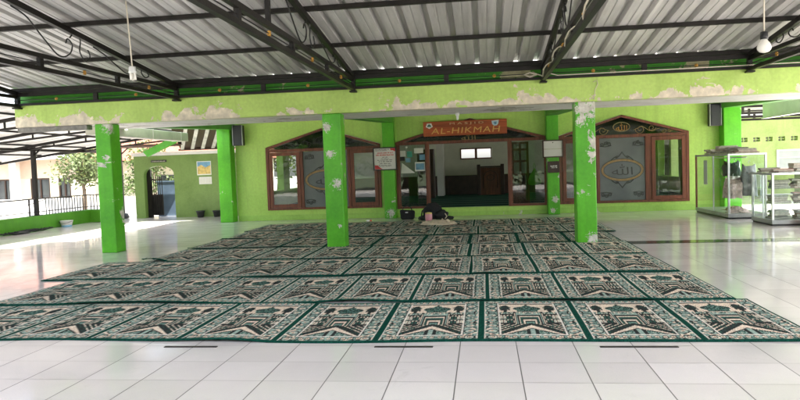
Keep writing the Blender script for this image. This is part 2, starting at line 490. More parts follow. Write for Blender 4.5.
cam = bpy.data.cameras.new('camera'); co = bpy.data.objects.new('camera', cam); COL.objects.link(co); sc.camera = co
cam.sensor_width = 36; cam.lens = 656.4 / 800 * 36; cam.clip_start = .05; cam.clip_end = 900
yaw, pitch, roll = -.127876, -.051213, -.035161
f = Vector((math.sin(yaw) * math.cos(pitch), math.cos(yaw) * math.cos(pitch), math.sin(pitch)))
r = Vector((math.cos(yaw), -math.sin(yaw), 0)); u = r.cross(f)
r2 = r * math.cos(roll) + u * math.sin(roll); u2 = -r * math.sin(roll) + u * math.cos(roll)
mw = Matrix((r2, u2, -f)).transposed().to_4x4(); mw.translation = (0, 0, 1.2217)
co.matrix_world = mw

sc.view_settings.view_transform = 'Standard'; sc.view_settings.look = 'None'
sc.view_settings.exposure = 2.75; sc.view_settings.gamma = 1; sc.view_settings.use_curve_mapping = False
sc.render.engine = 'CYCLES'
cy = sc.cycles
cy.use_denoising = True; cy.max_bounces = 9; cy.diffuse_bounces = 6; cy.glossy_bounces = 4; cy.transparent_max_bounces = 12; cy.transmission_bounces = 4
cy.sample_clamp_indirect = 8; cy.caustics_reflective = False; cy.caustics_refractive = False

# ------------------------------------------------------------------ ground and floor
box('ground', M['ground'], None, -90, 90, -70, 130, -.5, -.06)['kind'] = 'structure'
box('added_lawn', plain('lawn_grass', (.05, .075, .025), .9, .4, 1.5), None, -60, 60, -70, -6, -.2, -.052)['kind'] = 'structure'  # unseen ground behind the viewer, added to darken the window reflections
box('porch_floor', M['floor'], None, -11.2, 9.6, -1.2, 20.6, -.055, 0)['kind'] = 'structure'
MB().box(1.66, 9.4, 9.64, 9.96, .0005, .004).build('floor_border', M['granite'])['kind'] = 'structure'
for x0, x1, lb in ((-2.28, -1.89, 'thin dark tape strip on white tiles by the left end of the front carpet'),
                   (-.77, -.37, 'thin dark tape strip on white tiles before the middle of the front carpet'),
                   (.72, 1.21, 'longest thin dark tape strip, on white tiles before the right part of the front carpet')):
    tag(MB().box(x0, x1, 4.335, 4.362, .0005, .004).build('floor_tape', M['tape']), lb, 'tape', 'tape strips on the floor tiles')

# ------------------------------------------------------------------ prayer carpets
def vnoise(x, y, seed):
    xi, yi = np.floor(x).astype(int), np.floor(y).astype(int); fx, fy = x - xi, y - yi
    def h(a, b):
        n = (a * 374761393 + b * 668265263 + seed * 974711) & 0xffffffff
        n = ((n ^ (n >> 13)) * 1274126177) & 0xffffffff
        return ((n ^ (n >> 16)) & 0xffff) / 65535.
    fx = fx * fx * (3 - 2 * fx); fy = fy * fy * (3 - 2 * fy)
    return (h(xi, yi) * (1 - fx) + h(xi + 1, yi) * fx) * (1 - fy) + (h(xi, yi + 1) * (1 - fx) + h(xi + 1, yi + 1) * fx) * fy

GR = (.008, .064, .045); TE = (.18, .30, .255); TL = (.36, .48, .42); CR = (.84, .69, .555); BK = (.034, .040, .039); G2 = (.035, .11, .09); WH = (.80, .76, .68); BR = (.34, .20, .13)
def panel(u, v, seed=0):
    """one woven prayer panel: u across, v from the near to the far edge; numpy arrays to linear RGB"""
    c = np.zeros(u.shape + (3,)); c[:] = GR
    def put(m, col): c[m] = col
    um = np.abs(u - .5) * 2                                  # mirror halves
    inb = (um < .935) & (v > .03) & (v < .97)
    put(inb, TE)
    # flowers and leaves of the border
    n1 = vnoise(um * 26, v * 46, 3); n2 = vnoise(um * 15 + 9, v * 27, 5)
    put(inb & (n1 > .60), TL); put(inb & (n2 > .70), CR); put(inb & (n1 < .25), BK)
    cu = (um - .775) / .14; cv = (v * 8.0) % 1.0 - .5
    rr = np.sqrt(cu ** 2 + (cv * 2.1) ** 2)
    sd = um > .62
    put(inb & sd & (rr < .80) & (rr > .62), BK)
    put(inb & sd & (rr < .62), TL); put(inb & sd & (rr < .48) & (n1 > .45), CR); put(inb & sd & (rr < .20), BR)
    hu = (u * 14) % 1 - .5
    for lo, hi in ((.035, .105), (.905, .965)):
        b = (v > lo) & (v < hi) & (um < .92); q = np.sqrt((hu * 1.6) ** 2 + (((v - (lo + hi) / 2) / (hi - lo)) * 1.5) ** 2)
        put(b & (q < .55), BK); put(b & (q < .42), CR); put(b & (q < .18), BR)
    put((np.abs(um - .925) < .012) & (v > .028) & (v < .972), WH)
    put((np.abs(um - .66) < .010) & (v > .10) & (v < .91), BK)
    # the picture
    p = um / .615; q = (v - .12) / .775
    pic = (um < .615) & (q > 0) & (q < 1); put(pic, TE)
    nd = vnoise(um * 60, v * 90, 8)
    sky = pic & (q > .66); put(sky, CR); put(sky & (q > .97), BK)
    dome = ((p / .50) ** 2 + ((q - .80) / .085) ** 2 < 1) | ((p < .36) & (q > .69) & (q < .76)) | ((p < .14) & (q > .86) & (q < .91)) | ((p < .035) & (q > .9) & (q < .955))
    put(sky & dome, G2); put(sky & dome & (nd > .60), TE); put(sky & dome & (nd < .34), BK)
    palm = ((p - .79) / .205) ** 2 + ((q - .83) / .105) ** 2
    put(sky & (palm < 1.05 - 1.0 * (nd - .35)), BK); put(sky & (palm < .7) & (nd > .70), G2)
    put(sky & (np.abs(p - .79) < .06) & (q < .80), BK)
    band = pic & (q > .60) & (q < .68); nb = vnoise(um * 44, v * 80, 11); put(band, TL); put(band & (nb < .45), G2); put(band & (nb > .70), CR); put(band & (nb < .24), BK); put(band & (np.abs(q - .605) < .010), BK)
    arc = pic & (q > .29) & (q < .60) & (p > .44); put(arc, BK)
    a = ((p - .44) * 8.9) % 1 - .5
    for q0, q1, cc in ((.335, .435, CR), (.465, .58, CR)):
        k = (q - q0) / (q1 - q0)
        w_ = np.sqrt(np.clip(1 - np.clip((k - .5) / .5, 0, 1) ** 2, 0, 1))
        op = arc & (k > 0) & (k < 1) & (np.abs(a) < .33 * w_)
        put(op, cc); put(op & (np.abs(a) < .17 * w_) & (k < .72), G2); put(op & (np.abs(a) < .05) & (k < .72), TL)
    put(arc & (np.abs(q - .450) < .007), TE)
    gate = pic & (q > .24) & (q < .62) & (p < .43)
    k = np.maximum(p / .43, (q - .24) / .38)
    cols = [BR, BK, TE, BK, CR, BK, G2, CR, BK, TL]
    for i in range(10): put(gate & (k >= i / 10) & (k < (i + 1) / 10), cols[i])
    put(pic & (p > .42) & (p < .51) & (q > .24) & (q < .69), BK); put(pic & (np.abs(p - .465) < .012) & (q > .28) & (q < .64), CR)
    low = pic & (q < .29); line = q - (.0 + .27 * (1 - p))
    nl = vnoise(um * 50, v * 80, 21); nf = vnoise(um * 80, v * 130, 31)
    put(low & (line > 0), BK); put(low & (line > .04) & (np.abs((line * 17) % 1 - .5) < .13), CR); put(low & (line > 0) & (nl > .74), G2)
    dn = low & (line <= 0); put(dn, TE); put(dn & (nl > .60), TL); put(dn & (nl < .34), G2); put(dn & (nf < .22), BK); put(dn & (nf > .80), CR)
    th = .018 + .030 * np.clip(1 - p / .75, 0, 1)
    put(low & (np.abs(line + .012 + th) < th), CR); put(low & (np.abs(line - .0) < .011), BK); put(low & (np.abs(line + .018 + 2 * th) < .011), BK)
    put(low & (line < -.09) & (p < .20) & (q < .17), BK); put(low & (p < .06) & (q < .15), TL)
    put((um < .64) & (v > .105) & (v < .910) & ~((um < .612) & (v > .122) & (v < .895)), WH)
    # the weave breaks every edge up a little
    sp_ = vnoise(u * 150, v * 230, 41)
    c *= (.70 + .60 * sp_)[..., None]
    return c

def carpet(x0, x1, y0, y1, n, res, label, zb=0.0, curl=0, seed=1, group='rows of prayer carpet rolls', dk=1.0):
    nx, ny = res
    NX = nx * n
    xs = np.linspace(x0, x1, NX + 1); ys = np.linspace(y0, y1, ny + 1)
    X, Y = np.meshgrid(xs, ys)
    U = (np.arange(NX + 1) / nx); V = np.linspace(0, 1, ny + 1)
    UU, VV = np.meshgrid(U, V)
    col = panel(np.minimum(UU % 1.0, 1.0), VV, seed)
    col[:, -1] = GR; col[:, 0] = GR
    rs = np.random.RandomState(seed)
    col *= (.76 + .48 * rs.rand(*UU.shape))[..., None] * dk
    Z = zb + .0105 + .005 * (vnoise(X * 2.1 + 50, Y * 3 + 50, seed + 4) - .5)
    rip = np.clip(vnoise(X * 1.6 + 70, X * 0 + seed, seed + 9) - .5, 0, 1)
    Z += .05 * rip * np.exp(-(Y - y0) / .07) + .025 * rip * np.exp(-(y1 - Y) / .06)
    Y = Y + .10 * (vnoise(X * .9 + 30, X * 0 + 3, seed) - .5)
    X = X + .035 * (vnoise(Y * .8 + 30, Y * 0 + 3, seed + 2) - .5)
    if curl:
        d = np.clip(1 - np.hypot((X - x0) / .38, (Y - y0) / .28), 0, 1); Z += curl * np.sin(d * 2.4)
    edge = np.zeros_like(Z, bool); edge[0] = edge[-1] = True; edge[:, 0] = edge[:, -1] = True
    # a hem: the outermost vertices drop to the underside
    Z2 = np.where(edge, Z - .003, Z)
    verts = np.stack([X, Y, Z2], -1).reshape(-1, 3)
    i = np.arange((NX + 1) * (ny + 1)).reshape(ny + 1, NX + 1)
    quads = np.stack([i[:-1, :-1], i[:-1, 1:], i[1:, 1:], i[1:, :-1]], -1).reshape(-1, 4)
    me = bpy.data.meshes.new('prayer_carpet')
    me.vertices.add(len(verts)); me.vertices.foreach_set('co', verts.astype(np.float32).ravel())
    nq = len(quads); me.loops.add(nq * 4); me.loops.foreach_set('vertex_index', quads.astype(np.int32).ravel())
    me.polygons.add(nq); me.polygons.foreach_set('loop_start', np.arange(0, nq * 4, 4, dtype=np.int32)); me.polygons.foreach_set('loop_total', np.full(nq, 4, np.int32))
    me.polygons.foreach_set('use_smooth', np.ones(nq, bool))
    me.update(calc_edges=True)
    at = me.color_attributes.new('weave', 'FLOAT_COLOR', 'POINT')
    rgba = np.ones((len(verts), 4), np.float32); rgba[:, :3] = np.clip(col.reshape(-1, 3), 0, 1); at.data.foreach_set('color', rgba.ravel())
    me.materials.append(M['carpet']); me.validate()
    o = bpy.data.objects.new('prayer_carpet', me); COL.objects.link(o)
    m = o.modifiers.new('thickness', 'SOLIDIFY'); m.thickness = .009; m.offset = -1
    return tag(o, label, 'carpet', group)

carpet(2.15 - 10 * .737, 2.15, 4.485, 5.80, 10, (110, 120), 'long green prayer carpet nearest the viewer, its edge beside bare white tiles', seed=1)
carpet(2.08 - 10 * .692, 2.08, 5.795, 7.19, 10, (90, 96), 'green prayer carpet in the second row from the front, behind the nearest one', .004, seed=2)
carpet(-.185, 2.02, 7.20, 8.58, 3, (80, 80), 'short three panel prayer carpet at the right end of the third row', .012, seed=3)
carpet(-.16 - 7 * .73, -.16, 7.19, 8.62, 7, (80, 80), 'seven panel prayer carpet making the left part of the third row', .006, seed=4)
carpet(2.03 - 9 * .752, 2.03, 8.57, 9.93, 9, (70, 72), 'green prayer carpet with a curled dark corner, just before the pillar feet', .010, .045, seed=5)
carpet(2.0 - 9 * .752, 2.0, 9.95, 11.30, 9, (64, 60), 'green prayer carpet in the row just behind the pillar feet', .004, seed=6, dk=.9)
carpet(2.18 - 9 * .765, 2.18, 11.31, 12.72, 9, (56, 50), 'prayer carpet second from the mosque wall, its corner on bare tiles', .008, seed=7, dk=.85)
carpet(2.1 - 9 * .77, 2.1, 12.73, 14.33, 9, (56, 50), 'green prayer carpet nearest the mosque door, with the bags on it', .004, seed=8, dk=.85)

# ------------------------------------------------------------------ pillars
def pillar(x, y, w, d, top, label, group, base=None):
    t = thing('green_pillar', label, 'pillar', (x, y, 0), group)
    MB().box(x - w / 2, x + w / 2, y - d / 2, y + d / 2, 0, top).build('shaft', M['pillar_green'], t, .014, 2)
    return t
pillar(-5.98, 9.93, .255, .29, 2.06, 'free standing green pillar at the left end of the porch, off the carpets', 'front porch pillars')
pillar(-2.275, 9.97, .285, .29, 2.06, 'free standing green pillar with white scars, among carpets before the left window', 'front porch pillars')
pillar(1.475, 9.93, .285, .29, 2.06, 'free standing green pillar with a chipped foot, at the right edge of the carpets', 'front porch pillars')
pillar(5.2, 9.93, .285, .29, 2.06, 'free standing green pillar beyond the right edge of the view', 'front porch pillars')
pillar(-6.24, 15.46, .33, .30, 2.40, 'green wall pillar beside the left black loudspeaker', 'pillars against the mosque wall')
pillar(-2.21, 15.46, .27, .28, 2.40, 'green wall pillar carrying the printed notice with red corners', 'pillars against the mosque wall')
pillar(1.58, 15.46, .27, .28, 2.40, 'green wall pillar carrying the white board and the brown box', 'pillars against the mosque wall')
pillar(5.46, 15.46, .37, .30, 2.40, 'green wall pillar behind the tall glass cabinet', 'pillars against the mosque wall')

# ------------------------------------------------------------------ mosque building
mq = thing('mosque_building', 'green mosque front with gabled brown windows and an open doorway', 'mosque', (0, 15.6, 0))
WY0, WY1 = 15.6, 15.78
LW = (-5.28, -2.44, .25, 1.79, -3.86, 2.215)
DW = (-2.07, 1.50, .20, 1.80, -.29, 2.30)
RW = (1.745, 4.62, .21, 1.80, 3.16, 2.225)
XL, XR, TOP = -6.05, 5.66, 2.62
wb = MB()
prev = XL
for (x0, x1, sill, eave, ax, az) in (LW, DW, RW):
    wb.prism([(prev, 0), (x0, 0), (x0, TOP), (prev, TOP)], WY0, WY1)
    wb.prism([(x0, 0), (x1, 0), (x1, sill), (x0, sill)], WY0, WY1)
    wb.prism([(x0, eave), (ax, az), (ax, TOP), (x0, TOP)], WY0, WY1)
    wb.prism([(ax, az), (x1, eave), (x1, TOP), (ax, TOP)], WY0, WY1)
    prev = x1
wb.prism([(prev, 0), (XR, 0), (XR, TOP), (prev, TOP)], WY0, WY1)
for (xa, xb) in ((XL, XL + .199), (XR - .199, XR)):
    ya = WY1
    for (y0, y1) in ((16.8, 18.8), (19.4, 21.6)):  # side openings added to bring daylight into the hall
        wb.box(xa, xb, ya, y0, 0, TOP); wb.box(xa, xb, y0, y1, 0, .65); wb.box(xa, xb, y0, y1, 2.05, TOP); ya = y1
    wb.box(xa, xb, ya, 22.5, 0, TOP)
# back wall with the two small bright windows
bx0, bx1, bz0, bz1 = -.76, .30, 1.38, 1.75
wb.box(XL, bx0, 22.3, 22.5, 0, TOP); wb.box(bx1, XR, 22.3, 22.5, 0, TOP); wb.box(bx0, bx1, 22.3, 22.5, 0, bz0); wb.box(bx0, bx1, 22.3, 22.5, bz1, TOP)
wall = wb.build('wall', M['wall_green'], mq)
sk_ = MB()
sk_.box(-6.04, -2.36, 15.588, 15.6, .002, .13); sk_.box(-2.06, 1.43, 15.588, 15.6, .002, .10); sk_.box(1.73, 5.26, 15.588, 15.6, .002, .13)
sk_.build('skirting', M['wall_base'], mq)
# inner faces of the hall
inn = MB()
inn.box(XL + .18, XR - .18, 22.28, 22.298, .85, 1.38); inn.box(XL + .18, XR - .18, 22.28, 22.298, 1.75, TOP)
inn.box(XL + .18, bx0, 22.28, 22.298, 1.38, 1.75); inn.box(bx1, XR - .18, 22.28, 22.298, 1.38, 1.75)
inn.build('inner_wall', M['hall_white'], mq)
MB().box(XL + .2, XR - .2, 22.262, 22.298, .2, .845).build('wainscot', M['wainscot'], mq)
MB().box(-1.52, -1.30, 21.6, 22.25, .2, 2.55).build('inner_column', M['white_paint'], mq, .01)
MB().box(-2.02, -1.72, 15.85, 22.2, 2.45, 2.61).box(XL + .2, XR - .2, 18.6, 18.9, 2.40, 2.61).build('ceiling_beam', M['hall_white'], mq)
for cx in (-.5, .03):
    fr = MB(); x0, x1 = cx - .265, cx + .265
    fr.box(x0, x0 + .04, 22.25, 22.40, bz0, bz1); fr.box(x1 - .04, x1, 22.25, 22.40, bz0, bz1); fr.box(x0 + .04, x1 - .04, 22.25, 22.40, bz0, bz0 + .04); fr.box(x0 + .04, x1 - .04, 22.25, 22.40, bz1 - .04, bz1)
    fr.build('rear_window', M['wood'], mq)
MB().box(-6.0, XR, 9.96, 22.6, 2.625, 2.74).box(XR + .002, 7.3, 10.06, 16.15, 2.66, 2.76).build('roof_slab_and_sun_block', M['soffit'], mq)  # slab beyond the right wall is added to keep sun off the cabinets
MB().box(XL + .19, XR - .19, 15.79, 22.29, .06, .2).build('hall_floor_carpet', M['hall_carpet'], mq)

def scroll_path(cx, cz, s, flip=1, y=15.62, n=26):
    """an S-shaped wrought scroll with curled ends, in the xz plane"""
    pts = []
    for i in range(n):
        t = i / (n - 1) * 2 - 1
        ang = t * 4.4; rr = .42 - .22 * abs(t)
        pts.append((cx + flip * s * (t * 1.15 + rr * .5 * math.sin(ang)), y, cz + s * (rr * .55 * math.sin(ang * 1.1 + .6) * (1 if t > 0 else -1))))
    return pts
def spiral(cx, cz, r0, a0, turns, y=15.62, n=22, grow=.25):
    return [(cx + r0 * (1 - (1 - grow) * i / (n - 1)) * math.cos(a0 + turns * 2 * math.pi * i / (n - 1)), y,
             cz + r0 * (1 - (1 - grow) * i / (n - 1)) * math.sin(a0 + turns * 2 * math.pi * i / (n - 1))) for i in range(n)]

def gable_frame(name, g, parent, mulls, transom):
    x0, x1, sill, eave, ax, az = g
    y0, y1 = 15.565, 15.70
    root = MB()
    root.box(x0, x0 + .065, y0, y1, sill, eave - .012); root.box(x1 - .065, x1, y0, y1, sill, eave - .012)
    root.box(x0 + .065, x1 - .065, y0, y1, transom - .035, transom + .035)
    if name != 'doorway': root.box(x0 + .065, x1 - .065, y0, y1, sill, sill + .05)
    t = .05
    root.prism([(x0, eave - .01), (ax, az - .01), (ax, az - .01 - t), (x0 + .02, eave - .01 - t)], y0 - .008, y1)
    root.prism([(ax, az - .01), (x1, eave - .01), (x1 - .02, eave - .01 - t), (ax, az - .01 - t)], y0 - .008, y1)
    for m in mulls: root.box(m - .035, m + .035, y0 + .003, y1, sill + (.05 if name != 'doorway' else 0), transom - .035)
    fr = root.build(name, M['wood'], parent, .004, 1)
    # smoked fanlight under the gable, with wrought scrollwork before it
    MB().prism([(x0 + .06, transom + .03), (x1 - .06, transom + .03), (x1 - .06, eave - .055), (ax, az - .055), (x0 + .06, eave - .055)], 15.655, 15.665).build('fanlight_pane', M['glass_dark'], fr)
    return fr

def scrolls(fr, g, transom, mat, sizes):
    x0, x1, sill, eave, ax, az = g
    mb = MB()
    for sx in (-1, 1):
        for (dx, r) in sizes:
            cx = ax + sx * dx; span = (ax - x0) if sx < 0 else (x1 - ax)
            top = eave + (az - eave) * (1 - dx / span) - .06
            cz = (transom + .035 + top) / 2; r = min(r, (top - transom - .035) * .46)
            if r < .012: continue
            mb.tube(spiral(cx - sx * r * 1.3, cz - r * .1, r, math.pi if sx > 0 else 0, 1.3 * sx), .0065, 5)
            mb.tube(spiral(cx + sx * r * 1.1, cz + r * .1, r * .8, 0 if sx > 0 else math.pi, -1.2 * sx), .0065, 5)
            mb.tube([(cx - sx * r * 2.6, 15.62, cz - r * .2), (cx - sx * r * .9, 15.62, cz + r * .55), (cx + sx * r * .6, 15.62, cz - r * .5), (cx + sx * r * 2.7, 15.62, cz - r * .05)], .0065, 5)
    return mb.build('scrollwork', mat, fr)

def sash(x0, x1, z0, z1, parent, name='casement'):
    w_ = .085; y0, y1 = 15.55, 15.60
    s = MB().box(x0, x0 + w_, y0, y1, z0, z1).box(x1 - w_, x1, y0, y1, z0, z1).box(x0 + w_, x1 - w_, y0, y1, z0, z0 + w_).box(x0 + w_, x1 - w_, y0, y1, z1 - w_, z1).build(name, M['wood'], parent, .005, 1)
    MB().box(x0 + w_ - .005, x1 - w_ + .005, 15.572, 15.578, z0 + w_ - .005, z1 - w_ + .005).build('pane', M['glass'], s)
    return s

def allah(name, parent, cx, y, cz, w_, h_, mat, ex=.002):
    return text_mesh(name, '\ufdf2', mat, parent, (cx, y, cz - h_ / 2), w_, h_, ex)

def frosted_panel(x0, x1, z0, z1, parent):
    p = MB().box(x0, x1, 15.61, 15.622, z0, z1).build('frosted_pane', M['frost'], parent)
    cx, cz = (x0 + x1) / 2, (z0 + z1) / 2 - .02; W = (x1 - x0)
    MB().ring(cx, cz, W * .47, .255, .05, 15.604, 15.6095).build('medallion_ring', M['amber'], p)
    m = MB().ring(cx, cz, W * .478, .263, .010, 15.602, 15.6085)
    m.ring(cx, cz, W * .41, .198, .008, 15.603, 15.6086)
    for s in (-1, 1):       # pointed finials above and below the medallion
        for k in (-1, 1):
            m.tube([(cx + k * W * .24, 15.606, cz + s * .235), (cx + k * W * .16, 15.606, cz + s * .30), (cx + k * W * .10, 15.606, cz + s * .285), (cx + k * W * .05, 15.606, cz + s * .34), (cx, 15.606, cz + s * .41)], .008, 5)
            m.tube(spiral(cx + k * W * .12, cz + s * .292, .035, 0, 1.2, 15.606), .007, 5)
    for sx in (-1, 1):      # corner ornaments
        for sz in (-1, 1):
            ox, oz = cx + sx * W * .36, (z0 + z1) / 2 + sz * (z1 - z0) * .41
            for a in range(3):
                m.tube(spiral(ox + (a - 1) * .075, oz + (.02 if a == 1 else -.01) * sz, .045, a * 1.1, 1.4 * sx, 15.606), .009, 5)
            m.tube([(ox - .13, 15.606, oz - sz * .05), (ox, 15.606, oz - sz * .065), (ox + .13, 15.606, oz - sz * .04)], .007, 5)
    m.build('etched_ornament', M['etch'], p)
    allah('calligraphy', p, cx, 15.607, cz + .01, W * .46, .25, M['etch'])
    return p

lw = gable_frame('gable_window', LW, mq, (-4.39, -3.215), 1.70)
sash(-5.20, -4.43, .305, 1.66, lw); sash(-3.17, -2.51, .305, 1.66, lw)
frosted_panel(-4.352, -3.252, .305, 1.66, lw)
scrolls(lw, LW, 1.70, M['wire'], ((.55, .12), (1.0, .07)))
MB().ring(-3.86, 1.915, .17, .10, .014, 15.612, 15.622).build('medallion', M['wire'], lw); allah('fanlight_calligraphy', lw, -3.86, 15.616, 1.915, .24, .14, M['wire'])
rw = gable_frame('gable_window', RW, mq, (2.62, 3.70), 1.735)
sash(1.815, 2.58, .265, 1.695, rw); sash(3.80, 4.545, .265, 1.695, rw)
MB().box(3.735, 3.80, 15.575, 15.69, .26, 1.70).build('stile', M['wood'], rw)
frosted_panel(2.657, 3.663, .265, 1.695, rw)
scrolls(rw, RW, 1.735, M['gold_line'], ((.55, .12), (1.0, .07)))
MB().ring(3.16, 1.945, .19, .11, .013, 15.612, 15.622).build('medallion', M['gold_line'], rw); allah('fanlight_calligraphy', rw, 3.16, 15.616, 1.945, .25, .17, M['gold'])

dw = gable_frame('doorway', DW, mq, (-1.30, .605), 1.755)
scrolls(dw, DW, 1.755, M['wire'], ((.45, .10), (.95, .085), (1.35, .05)))
allah('fanlight_calligraphy', dw, -.33, 15.61, 1.86, .34, .15, M['gold_line'])
for x0, x1 in ((-2.005, -1.335), (.64, 1.435)):
    s = MB().box(x0, x1, 15.58, 15.68, .2, .255).box(x0, x0 + .03, 15.59, 15.67, .255, 1.72).box(x1 - .03, x1, 15.59, 15.67, .255, 1.72).build('side_light', M['wood_h'], dw)
    MB().box(x0 + .03, x1 - .03, 15.63, 15.638, .255, 1.72).build('pane', M['glass'], s)
    if x0 < 0:
        rr = random.Random(3)
        for i, (px, pz, pw, ph, m_) in enumerate(((-1.90, 1.52, .13, .14, 'paper'), (-1.74, 1.50, .12, .14, 'print_teal'), (-1.52, 1.58, .22, .12, 'paper'), (-1.44, 1.42, .13, .13, 'print_blue'), (-1.78, 1.36, .12, .10, 'print_blue'), (-1.50, 1.20, .24, .22, 'paper'), (-1.50, 1.20, .20, .15, 'print_blue'), (-1.92, 1.40, .11, .10, 'ink'))):
            dy = .004 if m_ == 'print_blue' and pw == .20 else 0
            MB().box(px - pw / 2, px + pw / 2, 15.624 - dy, 15.627 - dy, pz - ph / 2, pz + ph / 2).build('notice_or_reflection', M[m_], s)
        MB().prism([(-1.96, 1.05), (-1.62, 1.05), (-1.93, 1.30)], 15.622, 15.626).build('notice_or_reflection', M['paper'], s)  # white triangle: a reflection on the pane, built as a pale sheet
# open glazed leaf just inside the right side of the doorway
leaf = MB()
LX0, LX1, LY = .68, 1.09, 16.12
leaf.box(LX0, LX0 + .055, LY, LY + .04, .21, 1.71).box(LX1 - .055, LX1, LY, LY + .04, .21, 1.71).box(LX0 + .055, LX1 - .055, LY, LY + .04, .21, .55)
for z in (.9, 1.22, 1.50, 1.66): leaf.box(LX0 + .055, LX1 - .055, LY, LY + .04, z, z + .05)
leaf.box(.86, .91, LY, LY + .04, .55, 1.66)
lf = leaf.build('door_leaf', M['wood'], dw)
MB().box(LX0 + .05, LX1 - .05, LY + .016, LY + .022, .55, 1.66).build('pane', M['glass'], lf)

# beam, soffit and cross beams of the porch
MB().box(-7.47, 9.2, 9.78, 9.96, 2.06, 2.41).build('porch_beam', M['beam_peel'], mq, .008, 1)
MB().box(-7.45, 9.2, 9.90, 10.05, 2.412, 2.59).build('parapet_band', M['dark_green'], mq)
MB().box(-7.1, 9.2, 9.962, 11.15, 2.064, 2.20).build('soffit', M['soffit'], mq)
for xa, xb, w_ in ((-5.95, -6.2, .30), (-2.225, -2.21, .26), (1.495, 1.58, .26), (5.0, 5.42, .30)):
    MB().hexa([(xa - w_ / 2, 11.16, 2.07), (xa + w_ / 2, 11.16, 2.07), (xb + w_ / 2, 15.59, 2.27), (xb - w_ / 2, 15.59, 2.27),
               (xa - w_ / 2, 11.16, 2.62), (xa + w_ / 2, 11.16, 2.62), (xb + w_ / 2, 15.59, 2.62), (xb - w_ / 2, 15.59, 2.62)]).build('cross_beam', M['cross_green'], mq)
# ribbed grey patch under the left end of the beam
MB().box(-7.45, -6.25, 9.80, 9.95, 1.985, 2.056).build('bare_concrete_nib', plain('bare_concrete', (.22, .21, .19), .85, .35, 10, bump=.6), mq)

# ------------------------------------------------------------------ things on the mosque front
sg = thing('sign_board', 'red brown wooden sign with gold mosque name above the doorway', 'sign', (-.40, 15.42, 1.9))
bd = MB().box(-1.375, .565, 15.40, 15.44, 1.895, 2.235).build('board', M['sign_wood'], sg, .006, 1)
text_mesh('small_lettering', 'M A S J I D', M['tan'], sg, (-.36, 15.396, 2.135), .78, .062, .004)
text_mesh('large_lettering', 'AL-HIKMAH', M['letter_gold'], sg, (-.39, 15.396, 1.945), 1.60, .135, .005, shear=.12, spacing=1.12)
lg = MB(); lg.prism([(-1.23 + .075 * math.cos(a) * (1 + .12 * math.cos(5 * a + math.pi / 2)), 2.14 + .062 * math.sin(a) * (1 + .12 * math.cos(5 * a + math.pi / 2))) for a in [i * math.pi / 16 for i in range(32)]], 15.393, 15.40)
e1 = lg.build('round_emblem', M['paper'], sg)
MB().prism([(-1.275, 2.115), (-1.185, 2.115), (-1.185, 2.14), (-1.205, 2.165), (-1.23, 2.18), (-1.255, 2.165), (-1.275, 2.14)], 15.390, 15.394).build('emblem_mark', M['book_green'], e1)
e2 = MB().prism([(.215, 2.20), (.385, 2.215), (.37, 2.13), (.335, 2.09), (.27, 2.085), (.23, 2.12)], 15.393, 15.40).build('shield_emblem', plain('shield_blue', (.45, .62, .70), .5, .1), sg)
MB().prism([(.26, 2.175), (.335, 2.18), (.325, 2.12), (.28, 2.115)], 15.390, 15.394).build('emblem_mark', M['print_blue'], e2)
MB().box(.235, .365, 15.390, 15.394, 2.185, 2.195).build('emblem_mark', M['paper'], e2)

nb = thing('notice_board', 'white printed notice with red corners on a green wall pillar', 'notice', (-2.29, 15.29, 1.14))
MB().box(-2.57, -2.545, 15.27, 15.31, 1.14, 1.68).box(-2.035, -2.01, 15.27, 15.31, 1.14, 1.68).box(-2.545, -2.035, 15.27, 15.31, 1.14, 1.165).box(-2.545, -2.035, 15.27, 15.31, 1.655, 1.68).build('frame', M['ink'], nb)
MB().box(-2.545, -2.035, 15.292, 15.305, 1.165, 1.655).build('sheet', M['paper'], nb)
MB().prism([(-2.535, 1.17), (-2.35, 1.17), (-2.42, 1.215), (-2.46, 1.26), (-2.535, 1.265)], 15.288, 15.2915).build('red_corner', M['red'], nb)
MB().prism([(-2.04, 1.65), (-2.16, 1.65), (-2.15, 1.61), (-2.09, 1.605), (-2.065, 1.585), (-2.04, 1.58)], 15.288, 15.2915).build('red_corner', M['red'], nb)
def scribble(name, rows, mat, parent, y, rr):
    """lines of print too small to read: words as runs of short strokes"""
    m = MB()
    for (xa, xb, z, h) in rows:
        x = xa
        while x < xb:
            wl = min(rr.uniform(.03, .09), xb - x); k = x
            while k < x + wl - .004:
                cw = rr.uniform(.006, .011); hh = h * rr.uniform(.6, 1)
                m.box(k, k + cw, y - .002, y, z, z + hh); k += cw + .004
            x += wl + .016
    return m.build(name, mat, parent)
rr = random.Random(11)
scribble('heading_print', [(-2.51, -2.19, 1.622, .018), (-2.51, -2.25, 1.598, .014)], M['ink'], nb, 15.2915, rr)
scribble('red_print', [(-2.47, -2.10, 1.535, .032), (-2.50, -2.08, 1.485, .034)], M['red'], nb, 15.2915, rr)
scribble('body_print', [(-2.35, -2.22, 1.44, .018), (-2.38, -2.20, 1.405, .018), (-2.47, -2.11, 1.372, .018), (-2.44, -2.13, 1.335, .022), (-2.42, -2.15, 1.29, .022), (-2.44, -2.13, 1.255, .016), (-2.43, -2.14, 1.23, .014)], M['ink'], nb, 15.2915, rr)

